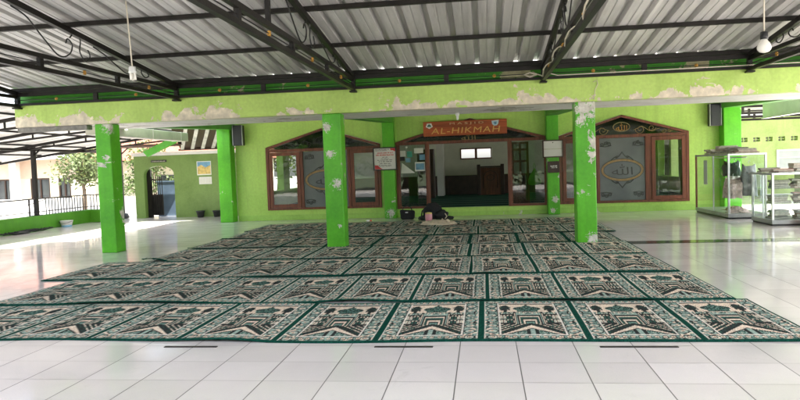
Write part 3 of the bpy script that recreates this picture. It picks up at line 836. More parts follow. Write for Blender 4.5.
wbd = thing('white_board', 'framed white board with two blank halves on a green wall pillar', 'notice', (1.58, 15.29, 1.3))
MB().box(1.345, 1.375, 15.27, 15.31, 1.30, 1.70).box(1.785, 1.815, 15.27, 15.31, 1.30, 1.70).box(1.375, 1.785, 15.27, 15.31, 1.30, 1.325).box(1.375, 1.785, 15.27, 15.31, 1.675, 1.70).build('frame', M['dark_wood'], wbd)
MB().box(1.375, 1.785, 15.295, 15.305, 1.325, 1.487).box(1.375, 1.785, 15.295, 15.305, 1.505, 1.675).build('sheet', M['paper'], wbd)
MB().box(1.375, 1.785, 15.29, 15.305, 1.489, 1.503).build('divider', M['gutter'], wbd)
MB().tube([(1.58, 15.29, 1.64), (1.58, 15.30, 1.64)], .012, 8).build('pin', M['ink'], wbd)
cb = thing('alms_box', 'small dark brown box with white lettering below the white board', 'box', (1.58, 15.25, .95))
MB().box(1.45, 1.71, 15.22, 15.32, .955, 1.215).build('body', M['dark_wood'], cb, .008, 1)
scribble('print', [(1.51, 1.66, 1.09, .035), (1.53, 1.66, 1.06, .022)], M['paper'], cb, 15.219, rr)

def speaker(x, z, label):
    t = thing('wall_speaker', label, 'loudspeaker', (x, 15.5, z), 'wall loudspeakers')
    MB().box(x - .115, x + .115, 15.37, 15.56, z, z + .49).build('cabinet', M['black_plastic'], t, .012, 2)
    MB().box(x - .095, x + .095, 15.358, 15.369, z + .02, z + .47).build('grille', M['grille'], t, .004, 1)
    MB().box(x - .03, x + .03, 15.56, 15.6, z + .18, z + .3).build('bracket', M['steel'], t)
    for s in (-1, 1): MB().box(x + s * .118 - .008, x + s * .118 + .008, 15.362, 15.40, z, z + .49).build('edge_trim', M['alu_dark'], t)
speaker(-5.90, 1.865, 'black loudspeaker high on the wall beside the left gabled window')
speaker(5.13, 1.875, 'black loudspeaker high on the wall above the tall glass cabinet')

# small white lamp holder below the soffit, and the two hanging lamps
lh = thing('lamp_holder', 'small white lamp holder without a bulb under the soffit above the sign', 'lamp', (-.40, 10.9, 1.98))
MB().lathe([(.035, .084), (.035, .05), (.022, .04), (.02, 0), (.012, -.03)], (-.40, 10.9, 1.98), 12).build('socket', M['white_plastic'], lh)
lp = thing('hanging_bulb', 'round white bulb hanging on a pale cord at the right', 'lamp', (2.60, 6.5, 2.2))
MB().tube([(2.60, 6.5, 2.34), (2.602, 6.5, 2.7), (2.598, 6.5, 3.02)], .007, 6).build('cord', M['cord'], lp)
MB().lathe([(.012, .145), (.03, .14), (.034, .10), (.034, .075)], (2.60, 6.5, 2.2), 16).build('socket', M['black_plastic'], lp)
MB().lathe([(.026, .074), (.03, .06), (.05, .035), (.062, .0), (.058, -.02), (.04, -.042), (.012, -.05)], (2.60, 6.5, 2.2), 20).build('bulb', M['cfl'], lp)
lp = thing('hanging_bulb', 'white energy saving bulb hanging on a long cord at the left', 'lamp', (-3.57, 6.45, 2.24))
MB().tube([(-3.57, 6.45, 2.35), (-3.585, 6.45, 2.7), (-3.60, 6.45, 3.02)], .007, 6).build('cord', M['cord'], lp)
MB().lathe([(.012, .10), (.034, .095), (.036, .055), (.04, .05), (.04, .03)], (-3.57, 6.45, 2.25), 14).build('socket', M['white_plastic'], lp)
cf = MB()
for k in range(3):
    a = k * 2.1
    cf.tube([(-3.57 + .022 * math.cos(a), 6.45 + .022 * math.sin(a), 2.28), (-3.565 + .024 * math.cos(a), 6.45 + .024 * math.sin(a), 2.21)], .013, 8)
cf.build('tube_lamp', M['cfl'], lp)

# ------------------------------------------------------------------ canopy roof over the viewer
SL = .122
def roof_z(y): return 2.59 + SL * (9.75 - y)
cr = thing('canopy_roof', 'grey corrugated metal canopy roof on black steel purlins over the tiled floor', 'roof', (0, 9.75, 2.6))
prof = []
x = -7.62
while x < 7.4:
    prof += [(x, 0), (x + .078, 0), (x + .082, .006), (x + .096, .006), (x + .100, 0), (x + .19, 0), (x + .205, .062), (x + .262, .062), (x + .278, 0)]
    x += .2822
vs, fs = [], []
ys = [9.93, 7.5, 5.0, 2.5, .3]
for y in ys:
    for (px, pz) in prof: vs.append((px, y, roof_z(y) + .088 + pz))
n = len(prof)
for j in range(len(ys) - 1):
    for i in range(n - 1): fs.append((j * n + i, j * n + i + 1, (j + 1) * n + i + 1, (j + 1) * n + i))
sheet = MB().add(vs, fs).build('roof_sheet', M['zinc'], cr)
m = sheet.modifiers.new('thickness', 'SOLIDIFY'); m.thickness = .003
for y in (8.42, 7.10, 5.80, 4.5, 3.2, 1.9, .6):
    MB().bar((-7.6, y, roof_z(y) + .061), (7.6, y, roof_z(y) + .061), .05, .05).build('purlin', M['steel'], cr)
et = MB().box(-7.45, 9.2, 9.70, 9.755, 2.545, 2.605).box(-7.45, 9.2, 9.705, 9.75, 2.612, 2.672).build('upper_rail', M['steel'], cr)
MB().box(-7.45, 9.2, 9.715, 9.755, 2.40, 2.435).build('lower_rail', M['steel'], cr)
TX = [-7.37, -4.68, -1.895, .892, 3.70, 6.49]
for i, tx in enumerate(TX[:-1]):
    mx = (tx + TX[i + 1]) / 2
    MB().box(mx - .035, mx + .035, 9.715, 9.752, 2.437, 2.543).build('rail_post', M['steel'], cr)
    for q in (.25, .75):
        qx = tx + (TX[i + 1] - tx) * q
        ro = MB()
        for k in range(6):
            a = k * math.pi / 3
            ro.blob((qx + .016 * math.cos(a), 9.735, 2.488 + .016 * math.sin(a)), (.013, .012, .013), .1, k, 1)
        ro.blob((qx, 9.727, 2.488), (.013, .014, .013), .1, 2, 1)
        ro.build('rosette', M['gold'], cr)
MB().tube([(-7.4, 9.74, 2.488), (9.1, 9.74, 2.488)], .006, 5).build('tie_rod', M['wire'], cr)

# one truss, then copies of it
def make_truss(x, label):
    t = thing('roof_truss', label, 'truss', (x, 9.75, 2.4), 'black steel roof trusses')
    Y1 = .35
    MB().bar((x, 9.74, 2.59), (x, Y1, roof_z(Y1)), .055, .065).build('top_chord', M['steel'], t)
    MB().bar((x, 9.74, 2.54), (x, Y1, 2.54), .048, .05).build('middle_chord', M['steel'], t)
    MB().bar((x, 9.74, 2.40), (x, Y1, 2.395), .055, .05).build('bottom_chord', M['steel'], t)
    MB().box(x - .05, x + .05, 9.66, 9.78, 2.35, 2.372).box(x - .03, x + .03, 9.70, 9.765, 2.372, 2.62).build('end_bracket', M['steel'], t)
    MB().tube([(x, 9.7, 2.468), (x, Y1, 2.468)], .006, 5).build('tie_rod', M['wire'], t)
    for k in range(5):
        y = 8.075 - 1.505 * k
        MB().box(x - .022, x + .022, y - .03, y + .03, 2.421, 2.514).build('post', M['steel'], t)
    for k in range(3):
        y = 5.83 - 1.9 * k
        MB().box(x - .02, x + .02, y - .025, y + .025, 2.566, roof_z(y) - .03).build('king_post', M['steel'], t)
    for k in range(5):
        y = 8.88 - 1.52 * k
        ro = MB()
        for j in range(6):
            a = j * math.pi / 3
            ro.blob((x, y + .018 * math.cos(a), 2.468 + .018 * math.sin(a)), (.016, .013, .013), .1, j, 1)
        ro.blob((x - .006, y, 2.468), (.02, .014, .014), .1, 3, 1)
        ro.build('rosette', M['gold'], t)
    def yz(pts): return [(x, a, b) for a, b in pts]
    def curve(pts, k=6):
        out = []
        P = [pts[0]] + pts + [pts[-1]]
        for i in range(1, len(P) - 2):
            for j in range(k):
                s = j / k; a, b, c, d = [np.array(q) for q in P[i - 1:i + 3]]
                out.append(tuple(.5 * (2 * b + (c - a) * s + (2 * a - 5 * b + 4 * c - d) * s * s + (3 * b - a - 3 * c + d) * s ** 3)))
        out.append(tuple(pts[-1])); return out
    for y in (8.35, 6.95, 4.6, 3.2):
        h = roof_z(y) - 2.58
        sc_ = MB()
        s = h / .17 if y > 8 else min(1.5, h / .2)
        # long sweeping stroke down from the top chord, and a pair of curls
        sc_.tube(yz(curve([(y - .78, roof_z(y - .78) - .05), (y - .55, 2.58 + h * .95), (y - .3, 2.58 + h * .45), (y - .05, 2.578 + h * .04), (y + .14, 2.58 + h * .18), (y + .20, 2.58 + h * .5), (y + .12, 2.58 + h * .66), (y + .08, 2.58 + h * .5)])), .0085, 6)
        sc_.tube(yz(curve([(y + .16, 2.58 + h * .72), (y + .26, 2.58 + h * .92), (y + .36, 2.58 + h * .74), (y + .34, 2.58 + h * .35), (y + .44, 2.58 + h * .08), (y + .54, 2.58 + h * .26), (y + .50, 2.58 + h * .48)])), .0085, 6)
        sc_.build('scroll', M['wire'], t)
    return t
TL_ = {0: 'black steel truss with scrolls at the far left end of the porch beam', 1: 'black steel truss over the left carpets, next to the energy saving bulb', 2: 'black steel truss meeting the beam above the left gabled window',
       3: 'black steel truss with a pale cable wound along it, right of the sign', 4: 'black steel truss over the bare tiles, beside the round bulb', 5: 'black steel truss beyond the right edge of the view'}
t0 = make_truss(TX[1], TL_[1])
for i in (0, 2, 3, 4, 5):
    c = copy_tree(t0); c.location.x = TX[i]; c['label'] = TL_[i]
# pale cable wound along one truss and onto the beam
cab = MB()
pts = [(.80, 9.66, 2.47), (.86, 9.6, 2.44)]
y = 9.5
while y > 3.0:
    ph = y * 5.1
    pts.append((.892 + .045 * math.cos(ph), y, 2.45 + .055 * math.sin(ph) + .02 * math.sin(y * 1.7))); y -= .16
cab.tube(pts, .009, 6)
cab.tube([(.80, 9.66, 2.47), (.70, 9.68, 2.44), (.62, 9.68, 2.47), (.70, 9.675, 2.50), (.79, 9.66, 2.47)], .014, 6)
cab.tube([(.86, 9.60, 2.44), (1.0, 9.69, 2.47), (1.1, 9.70, 2.445), (4.3, 9.705, 2.452), (9, 9.705, 2.455)], .007, 6)
tag(cab.build('power_cable', M['cord']), 'pale power cable wound along the truss right of the sign', 'cable')
tag(MB().tube([(1.60, 9.765, 2.33), (1.645, 9.765, 2.355), (1.66, 9.765, 2.30), (1.62, 9.765, 2.22), (1.60, 9.766, 2.08)], .006, 6).build('loose_wire', M['cord']), 'short pale wire hooked on the beam above the pillar by the carpet edge', 'wire')

# ------------------------------------------------------------------ things on the carpets by the door
hb = thing('handbag', 'small boxy black handbag on the tiles before the door', 'bag', (-1.76, 14.95, 0))
MB().hexa([(-1.91, 14.87, .004), (-1.61, 14.88, .004), (-1.60, 15.05, .004), (-1.92, 15.04, .004), (-1.94, 14.90, .225), (-1.58, 14.91, .20), (-1.59, 15.01, .20), (-1.93, 15.0, .225)]).build('body', M['black_cloth'], hb, .035, 3)
MB().tube([(-1.87, 14.93, .2), (-1.84, 14.9, .29), (-1.76, 14.9, .315), (-1.68, 14.9, .29), (-1.65, 14.93, .2)], .011, 6).build('handle', M['black_plastic'], hb)
MB().box(-1.80, -1.74, 14.872, 14.885, .15, .175).build('clasp', M['alu'], hb)
bp = thing('backpack', 'slumped black backpack leaning by the doorway behind the pink tumbler', 'bag', (-1.13, 14.5, 0))
bb = MB().blob((-1.15, 14.55, .20), (.22, .17, .20), .3, 9, 3, .012).blob((-.95, 14.45, .12), (.15, .14, .12), .35, 2, 3, .012)
bb.build('body', M['black_cloth'], bp)
MB().blob((-1.35, 14.42, .06), (.11, .09, .06), .3, 5, 3, .012).blob((-.80, 14.45, .05), (.12, .08, .045), .3, 6, 3, .012).build('side_pocket', M['black_cloth'], bp)
MB().tube([(-1.28, 14.40, .30), (-1.36, 14.33, .22), (-1.38, 14.3, .10), (-1.3, 14.27, .03)], .016, 6).build('strap', M['black_cloth'], bp)
MB().tube([(-.86, 14.33, .16), (-.82, 14.30, .10), (-.86, 14.28, .05)], .012, 6).build('tag_cord', M['cream_cloth'], bp)
tm = thing('tumbler', 'pink tumbler with yellow top standing on the carpet by the black backpack', 'cup', (-1.17, 13.75, 0))
MB().lathe([(.062, .014), (.07, .02), (.075, .19), (.07, .2)], (-1.17, 13.75, 0), 20).build('body', M['pink'], tm)
MB().lathe([(.072, .2), (.072, .225), (.03, .235)], (-1.17, 13.75, 0), 20).build('lid', M['print_yellow'], tm)
def cloth(name, cx, cy, w_, d_, h_, mat, seed, label, cat, group=None, parent=None, zb=.012):
    NX_, NY_ = 46, 30; vs, fs = [], []
    for j in range(NY_ + 1):
        for i in range(NX_ + 1):
            a, b = i / NX_ * 2 - 1, j / NY_ * 2 - 1
            k = 1 + .25 * mnoise.noise(Vector((math.atan2(b, a) * 1.3, seed, 0)))
            q = max(0, 1 - (a * a + b * b)) ** .6
            xx = cx + a * w_ / 2 * k + .04 * mnoise.noise(Vector((a * 3, b * 3, seed))); yy = cy + b * d_ / 2 * k
            zz = zb + h_ * q * (.55 + .9 * abs(mnoise.noise(Vector((a * 3.2 + seed, b * 4.5, seed)))) + .25 * mnoise.noise(Vector((a * 9, b * 9, seed + 4))))
            vs.append((xx, yy, max(zb, zz)))
    for j in range(NY_):
        for i in range(NX_):
            k = j * (NX_ + 1) + i; fs.append((k, k + 1, k + NX_ + 2, k + NX_ + 1))
    o = MB().add(vs, fs, True).build(name, mat, parent)
    m_ = o.modifiers.new('t', 'SOLIDIFY'); m_.thickness = .006; m_.offset = -1
    return tag(o, label, cat, group)
cloth('crumpled_shawl', -.93, 13.42, .72, .55, .11, M['cream_cloth'], 3, 'crumpled cream shawl lying on the carpet before the black backpack', 'cloth')
pk = thing('snack_packet', 'tiny red and white packet on the tiles below the left window', 'packet', (-2.62, 14.62, 0))
MB().blob((-2.62, 14.62, .022), (.055, .03, .02), .2, 3, 2, .002).build('wrapper', M['white_plastic'], pk)
MB().blob((-2.56, 14.61, .02), (.03, .028, .017), .2, 8, 2, .002).build('red_end', M['red'], pk)

# ------------------------------------------------------------------ inside the hall
mb_ = thing('mimbar', 'dark carved wooden pulpit at the back of the hall under small bright windows', 'pulpit', (.22, 21.6, .2))
MB().box(-.16, .60, 21.45, 21.75, .2, 1.08).build('front_panel', M['mimbar_wood'], mb_, .01, 1)
MB().box(-.21, -.10, 21.40, 21.78, .2, 1.19).build('corner_post', M['dark_wood'], mb_, .01, 1)
MB().box(.55, .66, 21.40, 21.78, .2, 1.19).build('corner_post', M['dark_wood'], mb_, .01, 1)
MB().box(-.099, .549, 21.40, 21.76, 1.085, 1.13).build('top_rail', M['dark_wood'], mb_, .006, 1)
ar = MB()
ar.tube([(.0, 21.445, .42), (.0, 21.445, .82), (.06, 21.445, .93), (.22, 21.445, .99), (.38, 21.445, .93), (.44, 21.445, .82), (.44, 21.445, .42)], .014, 6)
ar.ring(.22, .76, .12, .10, .02, 21.432, 21.449).build('carved_arch', M['dark_wood'], mb_)
hc = thing('tall_cupboard', 'tall near black cupboard just inside the hall on the left', 'cupboard', (-1.78, 20.6, .2))
MB().box(-2.05, -1.52, 20.4, 20.9, .2, 1.72).build('carcass', M['dark_wood'], hc, .01, 1)
for k in (0, 1): MB().box(-2.03 + k * .255, -1.795 + k * .255, 20.385, 20.399, .25, 1.68).build('door', M['dark_wood'], hc, .006, 1)
bgp = thing('carrier_bag', 'lime green plastic bag hanging inside the right side light', 'bag', (1.21, 16.0, .65))
vs, fs = [], []
prof_ = [(.105, .0, .66), (.15, .05, .68), (.155, .05, .78), (.12, .04, .88), (.06, .02, .98), (.02, .01, 1.06)]
for (hw, hd, z) in prof_:
    for k in range(16):
        a = k * math.pi / 8; vs.append((1.21 + hw * math.cos(a) * (1 + .1 * mnoise.noise(Vector((k, z * 5, 0)))), 15.98 + hd * math.sin(a), z + .015 * mnoise.noise(Vector((k * .9, z * 9, 2)))))
for j in range(len(prof_) - 1):
    for k in range(16): fs.append((j * 16 + k, j * 16 + (k + 1) % 16, (j + 1) * 16 + (k + 1) % 16, (j + 1) * 16 + k))
fs.append(tuple(range(16))[::-1])
MB().add(vs, fs, True).build('sack', M['lime'], bgp)
MB().tube([(1.19, 15.98, 1.04), (1.185, 15.98, 1.13), (1.20, 15.98, 1.2), (1.23, 15.98, 1.12), (1.225, 15.98, 1.04)], .008, 6).build('handle', M['lime'], bgp)

# ------------------------------------------------------------------ glass cabinets on the right
def cabinet(x0, x1, y0, y1, zb, zt, label, shelves, midx=None, midy=None, red=False):
    t = thing('glass_cabinet', label, 'cabinet', ((x0 + x1) / 2, (y0 + y1) / 2, 0), 'glass display cabinets')
    w_ = .035
    for (x, y) in ((x0, y0), (x1, y0), (x0, y1), (x1, y1)):
        MB().box(x - w_ / 2, x + w_ / 2, y - w_ / 2, y + w_ / 2, zb, zt - w_).build('corner_post', M['wood'] if (red and x == x0 and y == y1) else M['alu'], t, .003, 1)
    fr = MB()
    for z in (zt - w_,):
        fr.box(x0 - w_ / 2, x1 + w_ / 2, y0 - w_ / 2, y0 + w_ / 2, z, z + w_); fr.box(x0 - w_ / 2, x1 + w_ / 2, y1 - w_ / 2, y1 + w_ / 2, z, z + w_)
        fr.box(x0 - w_ / 2, x0 + w_ / 2, y0 + w_ / 2, y1 - w_ / 2, z, z + w_); fr.box(x1 - w_ / 2, x1 + w_ / 2, y0 + w_ / 2, y1 - w_ / 2, z, z + w_)
    fr.build('top_frame', M['alu'], t, .003, 1)
    MB().box(x0 - .02, x1 + .02, y0 - .02, y1 + .02, .03, zb).build('plinth', M['alu_dark'], t, .004, 1)
    MB().box(x0 + .0, x1 - .0, y0 + .0, y1 - .0, .0, .029).build('foot', M['black_plastic'], t)
    g = .006
    MB().box(x0 - g / 2, x0 + g / 2, y0 + .02, y1 - .02, zb, zt - w_).build('side_pane', M['cab_glass'], t)
    MB().box(x1 - g / 2, x1 + g / 2, y0 + .02, y1 - .02, zb, zt - w_).build('side_pane', M['cab_glass'], t)
    MB().box(x0 + .02, x1 - .02, y0 - g / 2, y0 + g / 2, zb, zt - w_).build('front_pane', M['cab_glass'], t)
    MB().box(x0 + .02, x1 - .02, y0 + .02, y1 - .02, zt - .012, zt - .004).build('top_pane', M['cab_glass'], t)
    for z in shelves: MB().box(x0 + .02, x1 - .02, y0 + .02, y1 - .02, z - .008, z).build('shelf', M['cab_glass'], t)
    if midy: MB().box(x0 - .012, x0 + .012, midy - .012, midy + .012, zb, zt - w_).build('mullion', M['alu'], t)
    if midx: MB().box(midx - .012, midx + .012, y0 - .012, y0 + .012, zb, zt - w_).build('mullion', M['alu'], t)
    return t
C1 = (4.60, 5.26, 13.12, 15.02); C2 = (4.80, 6.5, 11.70, 12.52)
cabinet(*C1, .10, 1.24, 'tall glass cabinet with hung clothes and one brown post, against the wall', (), None, 13.95, True)
cabinet(*C2, .10, .89, 'low glass cabinet packed with books, nearer the viewer', (.36, .62), None, 12.08)
tag(MB().box(4.606, 4.612, 14.35, 14.56, .62, 1.12).build('paper_notice', M['paper']), 'white sheet of paper stuck inside the tall glass cabinet', 'paper')

def drape(x, y, z0, z1, w_, d_, seed, flare=.25):
    """a garment hung from a hanger: a folded tube that widens downward, with a ragged hem"""
    vs, fs = [], []; n_, mrows = 40, 14
    for j in range(mrows + 1):
        s = j / mrows; ww = w_ * (.35 + .65 * min(1, s * 4)) * (1 + flare * (s - .3))
        for k in range(n_):
            a = 2 * math.pi * k / n_
            fo = 1 + .22 * math.sin(a * 5 + seed + 2 * s) * min(1, s * 2) + .15 * mnoise.noise(Vector((math.cos(a) * 2, math.sin(a) * 2 + seed, s * 3)))
            vs.append((x + d_ / 2 * math.cos(a) * fo, y + ww / 2 * math.sin(a) * fo, z1 - (z1 - z0) * s + .03 * mnoise.noise(Vector((a * 2, s * 2, seed))) - (.06 * abs(math.sin(a)) if s < .25 else 0)))
    for j in range(mrows):
        for k in range(n_): fs.append((j * n_ + k, (j + 1) * n_ + k, (j + 1) * n_ + (k + 1) % n_, j * n_ + (k + 1) % n_))
    return MB().add(vs, fs, True)
def garment(x, y, z0, z1, w_, d_, mat, seed, label):
    t = thing('hung_garment', label, 'clothing', (x, y, z0), 'clothes hung in the tall glass cabinet')
    drape(x, y, z0, z1, w_, d_, seed).build('cloth', mat, t)
    MB().tube([(x, y, z1 - .01), (x, y, z1 + .04), (x + .02, y, z1 + .055), (x + .03, y, z1 + .03)], .005, 6).build('hanger_hook', M['alu'], t)
garment(4.86, 13.72, .80, 1.12, .34, .26, M['olive_cloth'], 1, 'dark green garment hung highest in the tall glass cabinet')
garment(4.82, 13.52, .38, .80, .40, .28, M['flower'], 5, 'pink flowered white garment hung in the tall glass cabinet')
garment(5.06, 13.40, .42, 1.05, .28, .24, M['grey_cloth'], 8, 'long grey garment hung nearest the front of the tall glass cabinet')
garment(5.02, 14.0, .50, 1.08, .26, .22, M['paper'], 13, 'white garment hung at the back of the tall glass cabinet')
tag(MB().tube([(4.93, 13.14, 1.165), (4.93, 15.0, 1.165)], .012, 8).build('hanging_rail', M['alu']), 'thin metal rail carrying clothes in the tall glass cabinet', 'rail')
cloth('folded_cloth', 4.86, 13.42, .42, .42, .10, M['flower'], 6, 'crumpled pale pink cloth on the floor of the tall glass cabinet', 'cloth', None, None, .105)
cloth('folded_cloth', 5.02, 13.95, .36, .6, .09, M['card'], 9, 'crumpled tan cloth at the back of the tall cabinet floor', 'cloth', None, None, .105)

rb = random.Random(21)
def stack(cx, cy, z, n, label, group, wx=.3, wy=.22):
    t = thing('book_stack', label, 'books', (cx, cy, z), group)
    for i in range(n):
        h = rb.uniform(.016, .042); a = rb.uniform(-.25, .25); w1 = wx * rb.uniform(.8, 1.05) / 2; d1 = wy * rb.uniform(.8, 1.05) / 2
        ca, sa = math.cos(a), math.sin(a); ox, oy = rb.uniform(-.02, .02), rb.uniform(-.02, .02)
        def P(u_, v_, zz): return (cx + ox + u_ * ca - v_ * sa, cy + oy + u_ * sa + v_ * ca, zz)
        def slab(u1, v1, za, zb_):
            return [P(-u1, -v1, za), P(u1, -v1, za), P(u1, v1, za), P(-u1, v1, za), P(-u1, -v1, zb_), P(u1, -v1, zb_), P(u1, v1, zb_), P(-u1, v1, zb_)]
        mt = M[rb.choice(['book_dark', 'card', 'book_dark', 'book_red', 'book_green', 'grey_cloth', 'book_pale', 'card'])]
        b = MB().hexa(slab(w1, d1, z, z + .003)).hexa(slab(w1, d1, z + h - .003, z + h)).build('book', mt, t)
        MB().hexa(slab(w1 - .006, d1 - .006, z + .0032, z + h - .0032)).build('page_block', M['book_pale'], b)
        z += h + .0008
    return z
zt1 = 1.242
n1 = ['flat stack of books on the tall cabinet, nearest the wall', 'low stack of books on the tall cabinet, second from the wall', 'middle stack of books on top of the tall cabinet',
      'stack of books on the tall cabinet, second from its front', 'stack of books on the tall cabinet at its front corner']
for (y, k), lb in zip(((14.7, 3), (14.3, 3), (13.95, 5), (13.6, 4), (13.3, 3)), n1): stack(4.92 + rb.uniform(-.06, .08), y, zt1, k, lb, 'book stacks on the tall glass cabinet', .40, .30)
n2 = ['book stack on the low cabinet at its rear left corner', 'book stack on the low cabinet at its front left corner', 'thick book stack in the middle of the low cabinet top', 'book stack on the low cabinet top toward the picture edge', 'farthest right book stack on the low cabinet top']
for (x, y, k), lb in zip(((4.98, 12.3, 3), (5.03, 11.92, 2), (5.42, 12.1, 4), (5.8, 12.0, 3), (6.2, 12.1, 4)), n2): stack(x, y, .892, k, lb, 'book stacks on the low glass cabinet', .34, .27)
for si, (z, nm) in enumerate(((.101, 'bottom'), (.361, 'middle'), (.621, 'top'))):
    for xi, x in enumerate((5.04, 5.40, 5.76, 6.12)):
        kk = rb.choice((4, 5, 6)) if si else 5
        stack(x, 12.02 + rb.uniform(-.05, .08), z, kk, ('stack of books on the %s shelf of the low cabinet, ' % nm) + ('at its left end', 'second from its left end', 'second from its right end', 'at its right end')[xi], 'book stacks inside the low glass cabinet', .30, .24)
rbx = thing('red_crate', 'small red box on the tiles before the low glass cabinet', 'box', (5.35, 11.5, 0))
MB().box(5.22, 5.50, 11.38, 11.62, .003, .03).box(5.22, 5.235, 11.38, 11.62, .03, .20).box(5.485, 5.50, 11.38, 11.62, .03, .20).box(5.235, 5.485, 11.38, 11.395, .03, .20).box(5.235, 5.485, 11.605, 11.62, .03, .20).build('tub', M['red'], rbx, .006, 1)
MB().box(5.21, 5.51, 11.37, 11.63, .202, .215).build('lid', M['grey_cloth'], rbx, .004, 1)

# ------------------------------------------------------------------ left side: parapet, railing, posts, canopy
pp = thing('parapet_wall', 'low dark green parapet wall along the left edge of the tiles', 'wall', (-10.6, 12, 0))
MB().box(-10.82, -10.60, 4.0, 16.72, 0, .345).build('long_side', M['parapet_green'], pp, .008, 1)
MB().box(-10.598, -9.95, 16.55, 16.72, 0, .342).build('return_side', M['parapet_green'], pp, .008, 1)
rl = thing('steel_railing', 'dark steel railing with thin bars on the low green parapet', 'railing', (-10.7, 12, .345))
MB().bar((-10.70, 4.0, .745), (-10.70, 16.63, .745), .04, .03).bar((-10.70, 4.0, .43), (-10.70, 16.63, .43), .025, .02).build('rails', M['rail_steel'], rl)
MB().bar((-10.68, 16.63, .745), (-9.97, 16.63, .745), .04, .03).bar((-10.68, 16.63, .43), (-9.97, 16.63, .43), .025, .02).build('return_rails', M['rail_steel'], rl)
b1 = MB(); b2 = MB(); b3 = MB()
y = 14.9
while y < 16.6: b1.bar((-10.70, y, .345), (-10.70, y, .73), .016, .016); y += .115
for k in range(8): b2.bar((-10.62 + k * .09, 16.63, .345), (-10.62 + k * .09, 16.63, .73), .016, .016)
for y in (13.2, 14.3): b3.bar((-10.70, y, .345), (-10.70, y, .73), .03, .03)
b3.bar((-10.70, 13.25, .45), (-10.70, 14.9, .72), .014, .014)
b1.build('balusters', M['rail_steel'], rl); b2.build('balusters', M['rail_steel'], rl); b3.build('stanchions', M['rail_steel'], rl)
def post(x, y, zb, zt, label):
    t = thing('steel_post', label, 'post', (x, y, zb), 'black posts of the left canopy')
    MB().box(x - .045, x + .045, y - .045, y + .045, zb + .012, zt).build('shaft', M['steel'], t, .006, 1)
    MB().box(x - .09, x + .09, y - .09, y + .09, zb, zb + .012).build('foot_plate', M['steel'], t)
    MB().bar((x, y, zt - .35), (x + .35, y, zt - .06), .03, .03).build('brace', M['steel'], t)
    return t
post(-10.7, 14.55, .346, 2.12, 'black steel post rising from the low green parapet behind its railing')
pt2 = post(-10.35, 17.75, 0, 2.16, 'black steel post on a dark foot near the arched gateway')
MB().lathe([(.16, .0), (.17, .03), (.13, .12), (.06, .14)], (-10.35, 17.75, .012), 14).build('foot_block', M['pot'], pt2)
lc = thing('left_canopy', 'white sheet canopy with black rafters sloping down beyond the left parapet', 'canopy', (-10, 12, 2.1))
def lz(x): return 2.30 + .125 * (x + 8.0)
vs, fs = [], []
prof = []
y = 8.6
while y < 16.6:
    prof += [(y, 0), (y + .2, 0), (y + .22, .03), (y + .26, .03), (y + .28, 0)]; y += .281
for x in (-7.62, -13.3):
    for (a, b) in prof: vs.append((x, a, lz(x) + .07 + b))
n = len(prof)
fs = [(i, i + 1, n + i + 1, n + i) for i in range(n - 1)]
ls = MB().add(vs, fs).build('roof_sheet', M['sheet_white'], lc); mm = ls.modifiers.new('t', 'SOLIDIFY'); mm.thickness = .003
for y in (9.0, 10.6, 12.4, 14.2, 16.4):
    MB().bar((-7.65, y, lz(-7.65)), (-13.2, y, lz(-13.2)), .05, .06).build('rafter', M['steel'], lc)
    MB().bar((-7.65, y, lz(-7.65) - .18), (-11.4, y, lz(-11.4) - .02), .04, .04).build('strut', M['steel'], lc)
    for xx in (-8.3, -9.1, -9.9): MB().bar((xx, y, lz(xx) - .03), (xx, y, lz(-7.65) - .18 + (xx + 7.65) * .083), .025, .03).build('web', M['steel'], lc)
for x in (-8.0, -9.3, -10.6, -11.9, -13.1):
    MB().bar((x, 8.7, lz(x) + .048), (x, 16.5, lz(x) + .048), .035, .035).build('purlin', M['steel'], lc)
MB().bar((-10.6, 8.7, lz(-10.6) - .06), (-10.6, 17.8, lz(-10.6) - .06), .05, .06).build('eave_beam', M['steel'], lc)

# rest of the left side
gt = thing('rain_gutter', 'long pale grey gutter board beside the pillar at the left', 'gutter', (-6.45, 12, 1.94))
MB().box(-6.60, -6.40, 10.3, 13.75, 1.93, 2.115).build('trough', M['gutter'], gt, .008, 1)
for y in (11.0, 12.2, 13.4): MB().box(-6.615, -6.385, y, y + .025, 1.922, 2.12).build('joint_strap', M['gutter'], gt)
bk = thing('paint_bucket', 'white paint bucket with blue base standing by the green parapet', 'bucket', (-10.42, 15.25, 0))
MB().lathe([(.12, .045), (.15, .15), (.155, .15), (.155, .158), (.14, .158), (.115, .05)], (-10.42, 15.25, 0), 24).build('body', M['white_plastic'], bk)
MB().lathe([(.118, .001), (.121, .044)], (-10.42, 15.25, 0), 24).build('base_band', M['print_blue'], bk)
MB().tube([(-10.57, 15.25, .14), (-10.53, 15.10, .10), (-10.42, 15.06, .085), (-10.31, 15.10, .10), (-10.27, 15.25, .14)], .005, 6).build('handle', M['wire'], bk)
rp = thing('rope_heap', 'long heap of dark rope and rags along the foot of the green parapet', 'rope', (-10.35, 13.8, 0))
rh = MB()
r3 = random.Random(5)
for k in range(9):
    y0 = 13.0 + r3.uniform(0, .3); pts = []
    for j in range(16): pts.append((-10.40 + .09 * math.sin(j * .9 + k * 2) + r3.uniform(-.02, .02), y0 + j * .085, .02 + .03 * abs(math.sin(j * .7 + k)) + r3.uniform(0, .012)))
    rh.tube(pts, .017, 6)
rh.build('coils', M['black_cloth'], rp)
MB().blob((-10.38, 13.5, .03), (.14, .3, .035), .4, 3, 3, .002).build('rags', M['pot'], rp)

